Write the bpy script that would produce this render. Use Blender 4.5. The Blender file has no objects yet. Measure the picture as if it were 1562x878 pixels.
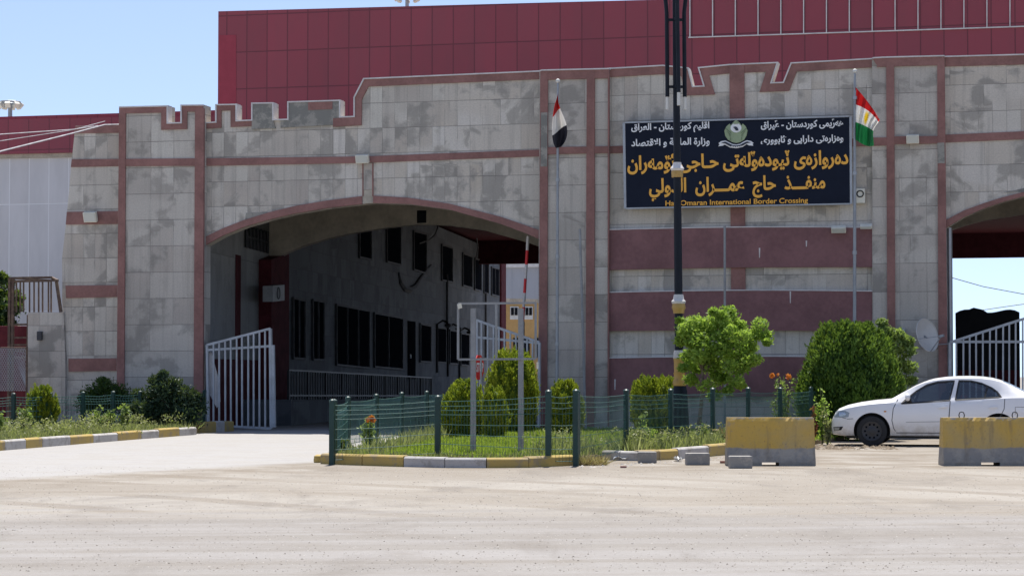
import bpy, bmesh, math, random
import numpy as np
from mathutils import Vector, Matrix
from mathutils.bvhtree import BVHTree
from mathutils.geometry import tessellate_polygon

SC = bpy.context.scene
COL = SC.collection
R = math.radians
random.seed(7)
RNG = np.random.default_rng(11)

# ------------------------------------------------------------------ camera, sky, sun, exposure
F = 3390.0                      # focal length in photo pixels (1562 wide)
CX, CY, HOR = 781.0, 439.0, 572.0
EYE = 1.45
PITCH = math.atan((HOR - CY) / F)
CAM = Vector((0, 0, EYE))
cd = bpy.data.cameras.new('camera')
cd.sensor_width = 36.0
cd.lens = F / 1562.0 * 36.0
cd.clip_start = 0.5
cd.clip_end = 4000
co = bpy.data.objects.new('camera', cd)
COL.objects.link(co)
co.location = CAM
co.rotation_euler = (R(90) + PITCH, 0, 0)
SC.camera = co

SUN_EL, SUN_AZ = R(68), R(7)   # azimuth from +Y towards +X: behind the gatehouse, a little to the right
w = bpy.data.worlds.new('World')
SC.world = w
w.use_nodes = True
nt = w.node_tree
sky = nt.nodes.new('ShaderNodeTexSky')
sky.sky_type = 'NISHITA'
sky.sun_disc = False
sky.sun_elevation = SUN_EL
sky.sun_rotation = SUN_AZ
sky.altitude = 1700
sky.air_density = 1.0
sky.dust_density = 0.15
sky.ozone_density = 3.2
bg = nt.nodes['Background']
bg.inputs['Strength'].default_value = 0.112
tint = nt.nodes.new('ShaderNodeMix'); tint.data_type = 'RGBA'; tint.blend_type = 'MULTIPLY'
tint.inputs[0].default_value = 1.0; tint.inputs[7].default_value = (1.22, 0.985, 0.865, 1)   # the clear lavender cast of the day
nt.links.new(sky.outputs[0], tint.inputs[6])
tc = nt.nodes.new('ShaderNodeTexCoord'); mp_ = nt.nodes.new('ShaderNodeMapping')   # a high mountain horizon: no thick bright haze low down
mp_.inputs['Location'].default_value = (0, 0, 0.11)
nt.links.new(tc.outputs['Generated'], mp_.inputs[0]); nt.links.new(mp_.outputs[0], sky.inputs[0])
nt.links.new(tint.outputs[2], bg.inputs[0])

sl = bpy.data.lights.new('sun', 'SUN')
sl.energy = 4.0
sl.angle = R(0.5)
sl.color = (1.0, 0.955, 0.89)
so = bpy.data.objects.new('sun', sl)
COL.objects.link(so)
sd = Vector((math.sin(SUN_AZ) * math.cos(SUN_EL), math.cos(SUN_AZ) * math.cos(SUN_EL), math.sin(SUN_EL)))
so.rotation_euler = sd.to_track_quat('Z', 'Y').to_euler()
so.location = (20, 40, 60)

SC.view_settings.view_transform = 'Standard'
SC.view_settings.look = 'None'
SC.view_settings.exposure = 0.97
SC.view_settings.gamma = 1.0
SC.view_settings.use_curve_mapping = False
try:
    SC.cycles.max_bounces = 8
    SC.cycles.diffuse_bounces = 4
    SC.cycles.glossy_bounces = 3
    SC.cycles.transparent_max_bounces = 8
    SC.cycles.use_denoising = True
except Exception:
    pass

# ------------------------------------------------------------------ geometry of the view
RT = Vector((1, 0, 0))
FW = Vector((0, math.cos(PITCH), math.sin(PITCH)))
UP = Vector((0, -math.sin(PITCH), math.cos(PITCH)))
def ray(px, py):
    return RT * ((px - CX) / F) + UP * ((CY - py) / F) + FW
def at(px, py, D):              # point on the view ray at distance D along +Y
    d = ray(px, py)
    return CAM + d * (D / d.y)
def onz(px, py, z=0.0):         # point where the view ray meets the height z
    d = ray(px, py)
    return CAM + d * ((z - EYE) / d.z)
def gx(px, D):
    return (px - CX) / F * D / math.cos(PITCH) * 1.0
def onplane(px, py, p0, n):
    d = ray(px, py)
    return CAM + d * ((p0 - CAM).dot(n) / d.dot(n))

FA = R(14.0)
FE = Vector((math.cos(FA), -math.sin(FA), 0))      # along the facade, to the right
FN = Vector((-math.sin(FA), -math.cos(FA), 0))     # out of the facade, towards the viewer
FO = Vector(((300 - CX) / F * 59.3, 59.3, 0))
ZV = Vector((0, 0, 1))
def FP(px, py, off=0.0):
    return onplane(px, py, FO + FN * off, FN)
def FL(x, z, off=0.0):
    return FO + FE * x + ZV * z + FN * off
TD = Vector((math.sin(R(5.46)), math.cos(R(5.46)), 0))   # the direction the passage runs

# ------------------------------------------------------------------ mesh building
class MB:
    def __init__(s):
        s.v, s.f, s.mi = [], [], []
        s.cur = 0
    def face(s, pts):
        b = len(s.v)
        s.v += [Vector(p) for p in pts]
        s.f.append(list(range(b, b + len(pts)))); s.mi.append(s.cur)
    def quads(s, verts, faces):
        b = len(s.v)
        s.v += [Vector(p) for p in verts]
        for f in faces:
            s.f.append([b + i for i in f]); s.mi.append(s.cur)
    def prism(s, pts, d):
        pts = [Vector(p) for p in pts]; d = Vector(d)
        n = len(pts)
        nn = Vector((0, 0, 0))
        for i in range(n):
            a, b = pts[i], pts[(i + 1) % n]
            nn += a.cross(b)
        if nn.dot(d) > 0: pts = pts[::-1]
        s.quads(pts + [p + d for p in pts],
                [list(range(n)), list(range(2 * n - 1, n - 1, -1))] +
                [[i, i + n, (i + 1) % n + n, (i + 1) % n] for i in range(n)])
        return s
    def box(s, x0, x1, y0, y1, z0, z1):
        return s.prism([(x0, y0, z0), (x1, y0, z0), (x1, y0, z1), (x0, y0, z1)], (0, y1 - y0, 0))
    def obox(s, c, ax, ay, az):          # centre and three half axes
        c, ax, ay, az = map(Vector, (c, ax, ay, az))
        return s.prism([c - ax - ay - az, c + ax - ay - az, c + ax - ay + az, c - ax - ay + az], ay * 2)
    def bar(s, p0, p1, w, h=None):       # rectangular bar
        p0, p1 = Vector(p0), Vector(p1); h = h or w
        t = (p1 - p0).normalized()
        a = t.cross(ZV)
        if a.length < 1e-3: a = FE.copy()
        a.normalize(); b = a.cross(t).normalized()
        q = [p0 + a * (i * w / 2) + b * (j * h / 2) for i, j in ((-1, -1), (1, -1), (1, 1), (-1, 1))]
        return s.prism(q, p1 - p0)
    def path(s, pts, r, n=8, closed=False):
        pts = [Vector(p) for p in pts]
        m = len(pts)
        rs = r if isinstance(r, (list, tuple)) else [r] * m
        vs, fs = [], []
        a = None
        for i, p in enumerate(pts):
            t = (pts[min(i + 1, m - 1)] - pts[max(i - 1, 0)])
            if t.length < 1e-9: t = ZV.copy()
            t.normalize()
            if a is None:
                a = t.cross(Vector((0.31, 0.95, 0.05)))
                if a.length < 1e-2: a = t.cross(Vector((1, 0, 0)))
            a = a - t * a.dot(t); a.normalize()
            b = t.cross(a)
            for k in range(n):
                g = 2 * math.pi * k / n
                vs.append(p + (a * math.cos(g) + b * math.sin(g)) * rs[i])
        for i in range(m - 1):
            for k in range(n):
                k2 = (k + 1) % n
                fs.append([i * n + k, i * n + k2, (i + 1) * n + k2, (i + 1) * n + k])
        fs.append(list(range(n))[::-1]); fs.append([(m - 1) * n + k for k in range(n)])
        s.quads(vs, fs)
        return s
    def tube(s, p0, p1, r0, r1=None, n=8):
        return s.path([p0, p1], [r0, r0 if r1 is None else r1], n)
    def lathe(s, prof, c=(0, 0, 0), n=20, axis='z'):
        c = Vector(c); vs, fs = [], []
        for r, h in prof:
            for k in range(n):
                g = 2 * math.pi * k / n
                x, y = r * math.cos(g), r * math.sin(g)
                vs.append(c + (Vector((x, y, h)) if axis == 'z' else Vector((x, h, y))))
        m = len(prof)
        for i in range(m - 1):
            for k in range(n):
                k2 = (k + 1) % n
                f = [i * n + k, i * n + k2, (i + 1) * n + k2, (i + 1) * n + k]
                fs.append(f if axis == 'z' else f[::-1])
        a, b = list(range(n))[::-1], [(m - 1) * n + k for k in range(n)]
        fs.append(a if axis == 'z' else a[::-1]); fs.append(b if axis == 'z' else b[::-1])
        s.quads(vs, fs)
        return s
    def grid(s, fn, nu, nv):
        vs = [fn(i / nu, j / nv) for j in range(nv + 1) for i in range(nu + 1)]
        fs = [[j * (nu + 1) + i, j * (nu + 1) + i + 1, (j + 1) * (nu + 1) + i + 1, (j + 1) * (nu + 1) + i]
              for j in range(nv) for i in range(nu)]
        b = len(s.f)
        s.quads(vs, fs)
        return s
    def build(s, name, mat, parent=None, smooth=False, uv=True, bevel=0.0, doubles=False):
        o0 = world_loc(parent) if parent else Vector((0, 0, 0))
        me = bpy.data.meshes.new(name)
        me.from_pydata([tuple(p - o0) for p in s.v], [], s.f)
        mats = mat if isinstance(mat, (list, tuple)) else [mat]
        for m in mats: me.materials.append(m)
        if len(mats) > 1: me.polygons.foreach_set('material_index', s.mi)
        if doubles or bevel:
            bm = bmesh.new(); bm.from_mesh(me)
            bmesh.ops.remove_doubles(bm, verts=bm.verts, dist=1e-5)
            if bevel:
                bmesh.ops.bevel(bm, geom=[e for e in bm.edges if len(e.link_faces) == 2 and e.calc_face_angle(0) > 0.5],
                                offset=bevel, segments=2, affect='EDGES', profile=0.6)
            bm.to_mesh(me); bm.free()
        me.validate()
        if uv:
            ul = me.uv_layers.new(name='UVMap')
            me.update()
            for p in me.polygons:
                nn = p.normal
                if abs(nn.z) > 0.75:
                    for li in p.loop_indices:
                        c = me.vertices[me.loops[li].vertex_index].co + o0
                        ul.data[li].uv = (c.x, c.y)
                else:
                    t = Vector((-nn.y, nn.x, 0)).normalized()
                    for li in p.loop_indices:
                        c = me.vertices[me.loops[li].vertex_index].co + o0
                        ul.data[li].uv = (c.dot(t), c.z)
        if smooth:
            me.polygons.foreach_set('use_smooth', [True] * len(me.polygons))
            try: me.set_sharp_from_angle(angle=R(38))
            except Exception: pass
        me.update()
        o = bpy.data.objects.new(name, me)
        COL.objects.link(o)
        if parent: o.parent = parent
        return o

def world_loc(o):
    p = Vector((0, 0, 0))
    while o: p += Vector(o.location); o = o.parent
    return p
def tag(o, label=None, cat=None, group=None, kind=None):
    if label: o['label'] = label
    if cat: o['category'] = cat
    if group: o['group'] = group
    if kind: o['kind'] = kind
    return o
def thing(name, label, cat, loc=(0, 0, 0), group=None):
    o = bpy.data.objects.new(name, None)
    o.empty_display_size = 0.2
    COL.objects.link(o)
    o.location = loc
    return tag(o, label, cat, group)
def dup_tree(o, parent=None):
    c = o.copy(); COL.objects.link(c)
    if parent: c.parent = parent
    for ch in list(o.children): dup_tree(ch, c)
    return c
def fprism(mb, px, off, th):
    return mb.prism([FP(x, y, off) for x, y in px], FN * -th)
def strip(poly, wd):            # a band of width wd (px) lying below / right of a left-to-right pixel polyline
    n = len(poly); low = []
    P = [Vector((x, y)) for x, y in poly]
    def nrm(a, b):
        d = (b - a).normalized(); return Vector((-d.y, d.x))
    for i in range(n):
        if i == 0: m = nrm(P[0], P[1]); k = 1
        elif i == n - 1: m = nrm(P[-2], P[-1]); k = 1
        else:
            a, b = nrm(P[i - 1], P[i]), nrm(P[i], P[i + 1])
            m = (a + b).normalized(); k = min(2.5, 1 / max(0.3, m.dot(a)))
        low.append(P[i] + m * wd * k)
    return [(p.x, p.y) for p in P] + [(p.x, p.y) for p in reversed(low)]

# ------------------------------------------------------------------ materials
def newmat(name):
    m = bpy.data.materials.new(name); m.use_nodes = True
    t = m.node_tree; b = t.nodes['Principled BSDF']
    return m, t, b
def N(t, ty, **kw):
    n = t.nodes.new('ShaderNode' + ty)
    for k, v in kw.items():
        if k in n.inputs.keys(): n.inputs[k].default_value = v
        else: setattr(n, k, v)
    return n
def mixc(t, fac, a, b, bt='MIX'):
    n = t.nodes.new('ShaderNodeMix'); n.data_type = 'RGBA'; n.blend_type = bt
    for s, v in ((n.inputs[0], fac), (n.inputs[6], a), (n.inputs[7], b)):
        if isinstance(v, bpy.types.NodeSocket): t.links.new(v, s)
        elif isinstance(v, (int, float)): s.default_value = v
        else: s.default_value = (*v[:3], 1)
    return n.outputs[2]
def ramp(t, src, lo, hi, v0=0.0, v1=1.0):
    n = t.nodes.new('ShaderNodeMapRange'); n.interpolation_type = 'SMOOTHSTEP'
    t.links.new(src, n.inputs[0])
    for i, v in ((1, lo), (2, hi), (3, v0), (4, v1)): n.inputs[i].default_value = v
    return n.outputs[0]
def math_(t, op, a, b=0.0, c=0.0):
    n = t.nodes.new('ShaderNodeMath'); n.operation = op
    for i, v in enumerate((a, b, c)):
        if isinstance(v, bpy.types.NodeSocket): t.links.new(v, n.inputs[i])
        else: n.inputs[i].default_value = v
    return n.outputs[0]
def coords(t, scale=(1, 1, 1), kind='Object', loc=(0, 0, 0)):
    if kind == 'World':
        src = t.nodes.new('ShaderNodeNewGeometry').outputs['Position']
    else:
        src = t.nodes.new('ShaderNodeTexCoord').outputs[kind]
    m = t.nodes.new('ShaderNodeMapping')
    m.inputs['Scale'].default_value = scale; m.inputs['Location'].default_value = loc
    t.links.new(src, m.inputs[0])
    return m.outputs[0]
def noise(t, vec, scale, detail=4.0, rough=0.55, dist=0.0):
    n = N(t, 'TexNoise'); n.inputs['Scale'].default_value = scale
    n.inputs['Detail'].default_value = detail; n.inputs['Roughness'].default_value = rough
    n.inputs['Distortion'].default_value = dist
    t.links.new(vec, n.inputs['Vector'])
    return n.outputs[0]
def bump(t, b, h, strength=0.3, dist=0.02):
    n = N(t, 'Bump'); n.inputs['Strength'].default_value = strength; n.inputs['Distance'].default_value = dist
    t.links.new(h, n.inputs['Height']); t.links.new(n.outputs[0], b.inputs['Normal'])

def plain(name, col, rough=0.6, metal=0.0, var=0.25, scale=3.0, spec=0.4, coat=0.0):
    m, t, b = newmat(name)
    v = coords(t, (1, 1, 1), 'World')
    n = noise(t, v, scale, 5, 0.6)
    n2 = noise(t, v, scale * 9, 3, 0.6)
    f = math_(t, 'ADD', math_(t, 'MULTIPLY', n, 0.7), math_(t, 'MULTIPLY', n2, 0.3))
    c0 = [c * (1 - var) for c in col]; c1 = [min(1, c * (1 + var)) for c in col]
    t.links.new(mixc(t, ramp(t, f, 0.32, 0.68), c0, c1), b.inputs['Base Color'])
    b.inputs['Roughness'].default_value = rough; b.inputs['Metallic'].default_value = metal
    b.inputs['Specular IOR Level'].default_value = spec
    b.inputs['Coat Weight'].default_value = coat
    return m

def stone_mat(name, light, dark, bw=0.34, bh=0.66, stain=0.5):
    """stone cladding: narrow slabs with thin dark joints, tone changes from slab to slab, damp patches"""
    m, t, b = newmat(name)
    uv = coords(t, (1, 1, 1), 'UV')
    def brick(wd, ht, off):
        br = N(t, 'TexBrick')
        t.links.new(uv, br.inputs['Vector'])
        br.offset = off; br.squash = 1.0; br.offset_frequency = 2
        br.inputs['Color1'].default_value = (0, 0, 0, 1); br.inputs['Color2'].default_value = (1, 1, 1, 1)
        br.inputs['Mortar'].default_value = (0.5, 0.5, 0.5, 1)
        br.inputs['Scale'].default_value = 1.0; br.inputs['Mortar Size'].default_value = 0.009
        br.inputs['Mortar Smooth'].default_value = 0.2
        br.inputs['Brick Width'].default_value = wd; br.inputs['Row Height'].default_value = ht
        return br
    b1 = brick(bw, bh, 0.0); b2 = brick(bw * 4, bh, 0.4)
    n_row = noise(t, coords(t, (0.15, 0.55, 1), 'UV'), 1.0, 1)
    sel = ramp(t, n_row, 0.47, 0.53)
    tone = mixc(t, sel, b1.outputs['Color'], b2.outputs['Color'])
    # soften the vertical joints of the narrow slabs, keep the row joints dark
    rows = brick(400.0, bh, 0.0)
    joint = math_(t, 'MAXIMUM', math_(t, 'MULTIPLY', math_(t, 'MAXIMUM', math_(t, 'MULTIPLY', b1.outputs['Fac'], math_(t, 'SUBTRACT', 1.0, sel)), math_(t, 'MULTIPLY', b2.outputs['Fac'], sel)), 0.45), math_(t, 'MULTIPLY', rows.outputs['Fac'], 0.8))
    # patches: noise shifted per slab so that some end at a joint
    sh = N(t, 'VectorMath'); sh.operation = 'MULTIPLY_ADD'
    t.links.new(tone, sh.inputs[0]); sh.inputs[1].default_value = (0.9, 0.9, 0); t.links.new(uv, sh.inputs[2])
    p1 = noise(t, sh.outputs[0], 0.95, 6, 0.6, 0.2)
    patch = ramp(t, p1, 0.5, 0.6)
    p2 = ramp(t, noise(t, uv, 0.25, 4, 0.6), 0.4, 0.62)
    fine = noise(t, uv, 26, 5, 0.7)
    streak = noise(t, coords(t, (7, 0.35, 1), 'UV'), 1.0, 4, 0.6)
    c = mixc(t, math_(t, 'MULTIPLY', patch, stain), light, dark)
    c = mixc(t, math_(t, 'MULTIPLY', p2, 0.3), c, dark)
    c = mixc(t, 0.17, c, tone, 'OVERLAY')
    c = mixc(t, math_(t, 'MULTIPLY', ramp(t, streak, 0.47, 0.72), 0.32), c, [d * 0.75 for d in dark])
    c = mixc(t, ramp(t, fine, 0.3, 0.7, 0, 0.28), c, [d * 0.7 for d in dark])
    c = mixc(t, math_(t, 'MULTIPLY', joint, 0.6), c, (0.07, 0.066, 0.062))
    t.links.new(c, b.inputs['Base Color'])
    b.inputs['Roughness'].default_value = 0.78; b.inputs['Specular IOR Level'].default_value = 0.08
    h = math_(t, 'SUBTRACT', math_(t, 'MULTIPLY', fine, 0.15), joint)
    bump(t, b, h, 0.45, 0.012)
    return m

def panel_mat(name, col, seam, pw, ph, rough=0.4, tonev=0.1, seamw=0.03, coat=0.0):
    """sheet-metal cladding with a grid of seams"""
    m, t, b = newmat(name)
    uv = coords(t, (1, 1, 1), 'UV')
    br = N(t, 'TexBrick'); t.links.new(uv, br.inputs['Vector'])
    br.offset = 0.0
    br.inputs['Color1'].default_value = (0, 0, 0, 1); br.inputs['Color2'].default_value = (1, 1, 1, 1)
    br.inputs['Mortar'].default_value = (0.5, 0.5, 0.5, 1)
    br.inputs['Scale'].default_value = 1.0; br.inputs['Mortar Size'].default_value = seamw
    br.inputs['Mortar Smooth'].default_value = 0.3
    br.inputs['Brick Width'].default_value = pw; br.inputs['Row Height'].default_value = ph
    dirt = noise(t, coords(t, (1.5, 0.4, 1), 'UV'), 1.0, 5, 0.65)
    c = mixc(t, ramp(t, dirt, 0.35, 0.7, 0, 0.6), col, [x * 0.8 + 0.012 for x in col])
    c = mixc(t, tonev, c, br.outputs['Color'], 'OVERLAY')
    c = mixc(t, br.outputs['Fac'], c, seam)
    t.links.new(c, b.inputs['Base Color'])
    b.inputs['Roughness'].default_value = rough
    bump(t, b, math_(t, 'MULTIPLY', br.outputs['Fac'], -1.0), 0.3, 0.02)
    return m

def leaf_mat(name, c_dark, c_light, trans=0.35, rough=0.55):
    m, t, b = newmat(name)
    at_ = N(t, 'Attribute'); at_.attribute_name = 'tint'
    c = mixc(t, at_.outputs['Fac'], c_dark, c_light)
    t.links.new(c, b.inputs['Base Color'])
    b.inputs['Roughness'].default_value = rough; b.inputs['Specular IOR Level'].default_value = 0.25
    tr = N(t, 'BsdfTranslucent'); c2 = mixc(t, 0.5, c, (0.25, 0.34, 0.03), 'MIX')
    t.links.new(c2, tr.inputs['Color'])
    mx = N(t, 'MixShader'); mx.inputs[0].default_value = trans
    t.links.new(b.outputs[0], mx.inputs[1]); t.links.new(tr.outputs[0], mx.inputs[2])
    t.links.new(mx.outputs[0], t.nodes['Material Output'].inputs[0])
    return m

def glass_mat(name, col, rough=0.05, spec=0.6):
    m, t, b = newmat(name)
    b.inputs['Base Color'].default_value = (*col, 1); b.inputs['Roughness'].default_value = rough
    b.inputs['Specular IOR Level'].default_value = spec
    return m
def clear_glass(name, tint=(0.75, 0.8, 0.8), refl=0.25):
    m, t, b = newmat(name)
    tr = N(t, 'BsdfTransparent'); tr.inputs[0].default_value = (*tint, 1)
    gl = N(t, 'BsdfGlossy'); gl.inputs['Roughness'].default_value = 0.03
    mx = N(t, 'MixShader'); mx.inputs[0].default_value = refl
    t.links.new(tr.outputs[0], mx.inputs[1]); t.links.new(gl.outputs[0], mx.inputs[2])
    t.links.new(mx.outputs[0], t.nodes['Material Output'].inputs[0])
    return m

def barrier_mat(name):
    m, t, b = newmat(name)
    P = coords(t, (1, 1, 1), 'World'); sx = N(t, 'SeparateXYZ'); t.links.new(P, sx.inputs[0]); z = sx.outputs[2]
    n = noise(t, P, 3.5, 8, 0.7); f = noise(t, P, 22, 4, 0.7); big = noise(t, P, 1.1, 4, 0.6)
    zz = math_(t, 'ADD', z, math_(t, 'MULTIPLY', math_(t, 'SUBTRACT', n, 0.5), 0.14))
    conc = mixc(t, ramp(t, n, 0.4, 0.6), (0.25, 0.235, 0.215), (0.34, 0.31, 0.265))
    yel = mixc(t, ramp(t, big, 0.35, 0.65), (0.53, 0.34, 0.07), (0.45, 0.325, 0.13))
    yel = mixc(t, ramp(t, n, 0.56, 0.66, 0, 0.75), yel, (0.36, 0.28, 0.17))
    c = mixc(t, ramp(t, zz, 0.265, 0.295), conc, yel)
    st = noise(t, coords(t, (5, 5, 0.5), 'World'), 1.0, 5, 0.65)
    c = mixc(t, ramp(t, st, 0.52, 0.72, 0, 0.5), c, (0.16, 0.13, 0.095))
    c = mixc(t, ramp(t, f, 0.58, 0.7, 0, 0.5), c, (0.13, 0.11, 0.085))
    chip = ramp(t, math_(t, 'ADD', math_(t, 'MULTIPLY', f, 0.25), z), 0.865, 0.885)
    c = mixc(t, math_(t, 'MULTIPLY', chip, ramp(t, n, 0.45, 0.55)), c, (0.33, 0.31, 0.28))
    c = mixc(t, ramp(t, z, 0.02, 0.13, 0.55, 0.0), c, (0.3, 0.26, 0.21))
    t.links.new(c, b.inputs['Base Color']); b.inputs['Roughness'].default_value = 0.85
    bump(t, b, math_(t, 'ADD', n, math_(t, 'MULTIPLY', f, 0.3)), 0.4, 0.02)
    return m
def worn_paint(name, paint, under, amount=0.5, scale=5.0, rough=0.75):
    """paint that has worn through in patches"""
    m, t, b = newmat(name)
    v = coords(t, (1, 1, 1), 'World')
    n = noise(t, v, scale, 8, 0.7)
    d = noise(t, v, scale * 0.35, 4, 0.6)
    f = ramp(t, n, amount - 0.03, amount + 0.06)
    c = mixc(t, f, paint, under)
    c = mixc(t, ramp(t, d, 0.35, 0.7, 0, 0.35), c, [u * 0.8 for u in under])
    c = mixc(t, ramp(t, noise(t, v, scale * 12, 3, 0.7), 0.5, 0.8, 0, 0.35), c, [u * 0.5 for u in under])
    t.links.new(c, b.inputs['Base Color']); b.inputs['Roughness'].default_value = rough
    bump(t, b, n, 0.25, 0.02)
    return m

M = {}
M['stone'] = stone_mat('stone_cladding', (0.64, 0.58, 0.5), (0.33, 0.305, 0.268), stain=0.8)
M['stone2'] = stone_mat('stone_cladding_large', (0.57, 0.52, 0.455), (0.32, 0.295, 0.26), bw=0.66, bh=0.7, stain=0.8)
M['old_concrete'] = worn_paint('weathered_concrete', (0.2, 0.195, 0.175), (0.33, 0.31, 0.27), 0.5, 2.2, 0.9)
M['trim'] = plain('maroon_stone_trim', (0.27, 0.14, 0.122), 0.8, var=0.2, scale=1.6, spec=0.2)
M['trim_dark'] = plain('maroon_stone_band', (0.225, 0.115, 0.115), 0.8, var=0.18, scale=1.2, spec=0.15)
M['flash'] = plain('pale_metal_flashing', (0.6, 0.57, 0.55), 0.5, var=0.15)
M['soffit'] = plain('plaster_soffit', (0.46, 0.41, 0.33), 0.9, var=0.25, scale=0.9)
M['red_clad'] = panel_mat('red_metal_cladding', (0.26, 0.042, 0.06), (0.135, 0.023, 0.034), 0.66, 1.14, 0.6, 0.07, 0.02)
M['red_fascia'] = panel_mat('red_metal_fascia', (0.27, 0.045, 0.062), (0.16, 0.03, 0.04), 0.75, 3.0, 0.6, 0.06, 0.02)
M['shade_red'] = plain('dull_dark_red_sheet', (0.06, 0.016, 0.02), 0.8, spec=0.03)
M['dark_red'] = plain('dark_red_paint', (0.09, 0.022, 0.027), 0.8, spec=0.03)
M['hall_white'] = panel_mat('white_wall_panels', (0.62, 0.59, 0.575), (0.76, 0.74, 0.73), 0.72, 3.6, 0.4, 0.06, 0.018)
M['beige'] = plain('beige_trim', (0.42, 0.36, 0.28), 0.6)
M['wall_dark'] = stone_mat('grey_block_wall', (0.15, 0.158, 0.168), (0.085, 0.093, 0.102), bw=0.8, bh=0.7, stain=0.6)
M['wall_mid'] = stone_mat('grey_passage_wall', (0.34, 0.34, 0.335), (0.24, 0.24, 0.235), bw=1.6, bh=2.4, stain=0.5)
M['window_dark'] = glass_mat('dark_window_glass', (0.01, 0.011, 0.014), 0.4, 0.06)
M['window_void'] = plain('unlit_window', (0.008, 0.009, 0.012), 0.9, spec=0.0)
M['frame_grey'] = plain('grey_window_frame', (0.07, 0.07, 0.074), 0.7, spec=0.15)
M['frame_steel'] = plain('weathered_grey_steel', (0.27, 0.275, 0.28), 0.6, var=0.15)
M['gate_grey'] = plain('pale_grey_gate_paint', (0.42, 0.435, 0.45), 0.5, var=0.15)
M['galv'] = plain('galvanised_steel', (0.36, 0.37, 0.385), 0.42, 0.5, 0.12)
M['pole_grey'] = plain('grey_pole_paint', (0.3, 0.315, 0.33), 0.45, 0.3, 0.12)
M['rust'] = worn_paint('rusty_steel', (0.17, 0.115, 0.075), (0.1, 0.062, 0.045), 0.46, 6)
M['green_fence'] = plain('green_coated_steel', (0.01, 0.042, 0.036), 0.45, 0.0, 0.2)
M['green_wire'] = plain('green_coated_wire', (0.04, 0.12, 0.105), 0.5, 0.0, 0.2)
M['black_post'] = plain('black_lamp_post_paint', (0.01, 0.013, 0.02), 0.45, 0, 0.2, spec=0.18)
M['gold'] = worn_paint('gold_paint', (0.5, 0.31, 0.08), (0.35, 0.2, 0.06), 0.6, 5, 0.45)
M['white_paint'] = plain('off_white_paint', (0.62, 0.61, 0.57), 0.55, var=0.12)
M['cream'] = plain('cream_plastic', (0.72, 0.69, 0.58), 0.5, var=0.1)
M['lens'] = glass_mat('lamp_lens', (0.55, 0.56, 0.52), 0.2)
M['sign_navy'] = plain('navy_sign_sheet', (0.011, 0.015, 0.029), 0.5, var=0.15, scale=0.8, spec=0.1)
M['sign_gold'] = plain('golden_lettering', (0.9, 0.45, 0.06), 0.45, var=0.06)
M['sign_white'] = plain('white_lettering', (0.8, 0.8, 0.8), 0.5, var=0.05)
M['sign_ink'] = plain('dark_lettering', (0.022, 0.028, 0.045), 0.5, var=0.05)
M['emblem_green'] = plain('pale_green_emblem', (0.3, 0.37, 0.22), 0.5, var=0.1)
M['emblem_dark'] = plain('olive_emblem_feather', (0.16, 0.21, 0.12), 0.5, var=0.1)
M['barrier_y'] = worn_paint('worn_yellow_paint', (0.58, 0.35, 0.04), (0.42, 0.3, 0.13), 0.56, 3)
M['barrier'] = barrier_mat('half_painted_concrete')
M['barrier_g'] = worn_paint('bare_grey_concrete', (0.26, 0.245, 0.225), (0.33, 0.29, 0.23), 0.55, 4, 0.9)
M['kerb_y'] = worn_paint('worn_yellow_kerb_paint', (0.44, 0.31, 0.08), (0.33, 0.25, 0.13), 0.54, 4)
M['kerb_w'] = worn_paint('worn_white_kerb_paint', (0.46, 0.44, 0.42), (0.34, 0.315, 0.285), 0.52, 4)
M['block'] = worn_paint('grey_concrete_block', (0.26, 0.25, 0.235), (0.36, 0.33, 0.29), 0.55, 6, 0.9)
M['asphalt_dark'] = plain('tarpaulin_black', (0.012, 0.012, 0.014), 0.85, 0, 0.3)
M['car_white'] = plain('white_car_paint', (0.82, 0.81, 0.81), 0.3, 0, 0.02, coat=0.5)
def dusty(m, z0, z1, col):
    t = m.node_tree; b = t.nodes['Principled BSDF']; src = b.inputs['Base Color'].links[0].from_socket
    P = coords(t, (1, 1, 1), 'World'); sx = N(t, 'SeparateXYZ'); t.links.new(P, sx.inputs[0])
    f = math_(t, 'MULTIPLY', ramp(t, sx.outputs[2], z0, z1, 1.0, 0.0), ramp(t, noise(t, P, 6, 5, 0.7), 0.3, 0.7, 0.15, 0.8))
    t.links.new(mixc(t, f, src, col), b.inputs['Base Color'])
dusty(M['car_white'], 0.2, 0.62, (0.42, 0.37, 0.31))
M['black_plastic'] = plain('black_plastic', (0.015, 0.015, 0.017), 0.55, 0, 0.2)
M['tyre'] = plain('tyre_rubber', (0.022, 0.022, 0.023), 0.75, 0, 0.25)
M['steel_black'] = plain('black_steel_rim', (0.042, 0.042, 0.045), 0.45, 0.2, 0.2)
M['chrome'] = plain('bright_metal', (0.6, 0.6, 0.6), 0.2, 0.9, 0.05)
M['car_glass'] = clear_glass('car_window_glass', (0.5, 0.54, 0.55), 0.16)
M['shield_glass'] = glass_mat('windscreen_glass', (0.03, 0.035, 0.04), 0.06, 0.7)
M['amber'] = glass_mat('amber_lens', (0.6, 0.22, 0.03), 0.2)
M['headlight'] = glass_mat('headlight_glass', (0.3, 0.34, 0.37), 0.1, 0.7)
M['red_paint'] = plain('red_paint', (0.65, 0.025, 0.03), 0.45, var=0.1)
M['yellow_wall'] = plain('yellow_plaster', (0.5, 0.31, 0.12), 0.8, var=0.08)
M['far_white'] = panel_mat('far_white_sheeting', (0.36, 0.37, 0.4), (0.28, 0.29, 0.32), 1.1, 30, 0.5, 0.05, 0.03)
M['bark'] = plain('grey_brown_bark', (0.14, 0.11, 0.085), 0.9, var=0.35, scale=8)
M['stem'] = plain('green_brown_stem', (0.09, 0.1, 0.045), 0.8)
M['cable'] = plain('pale_cable', (0.42, 0.4, 0.41), 0.6)
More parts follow.
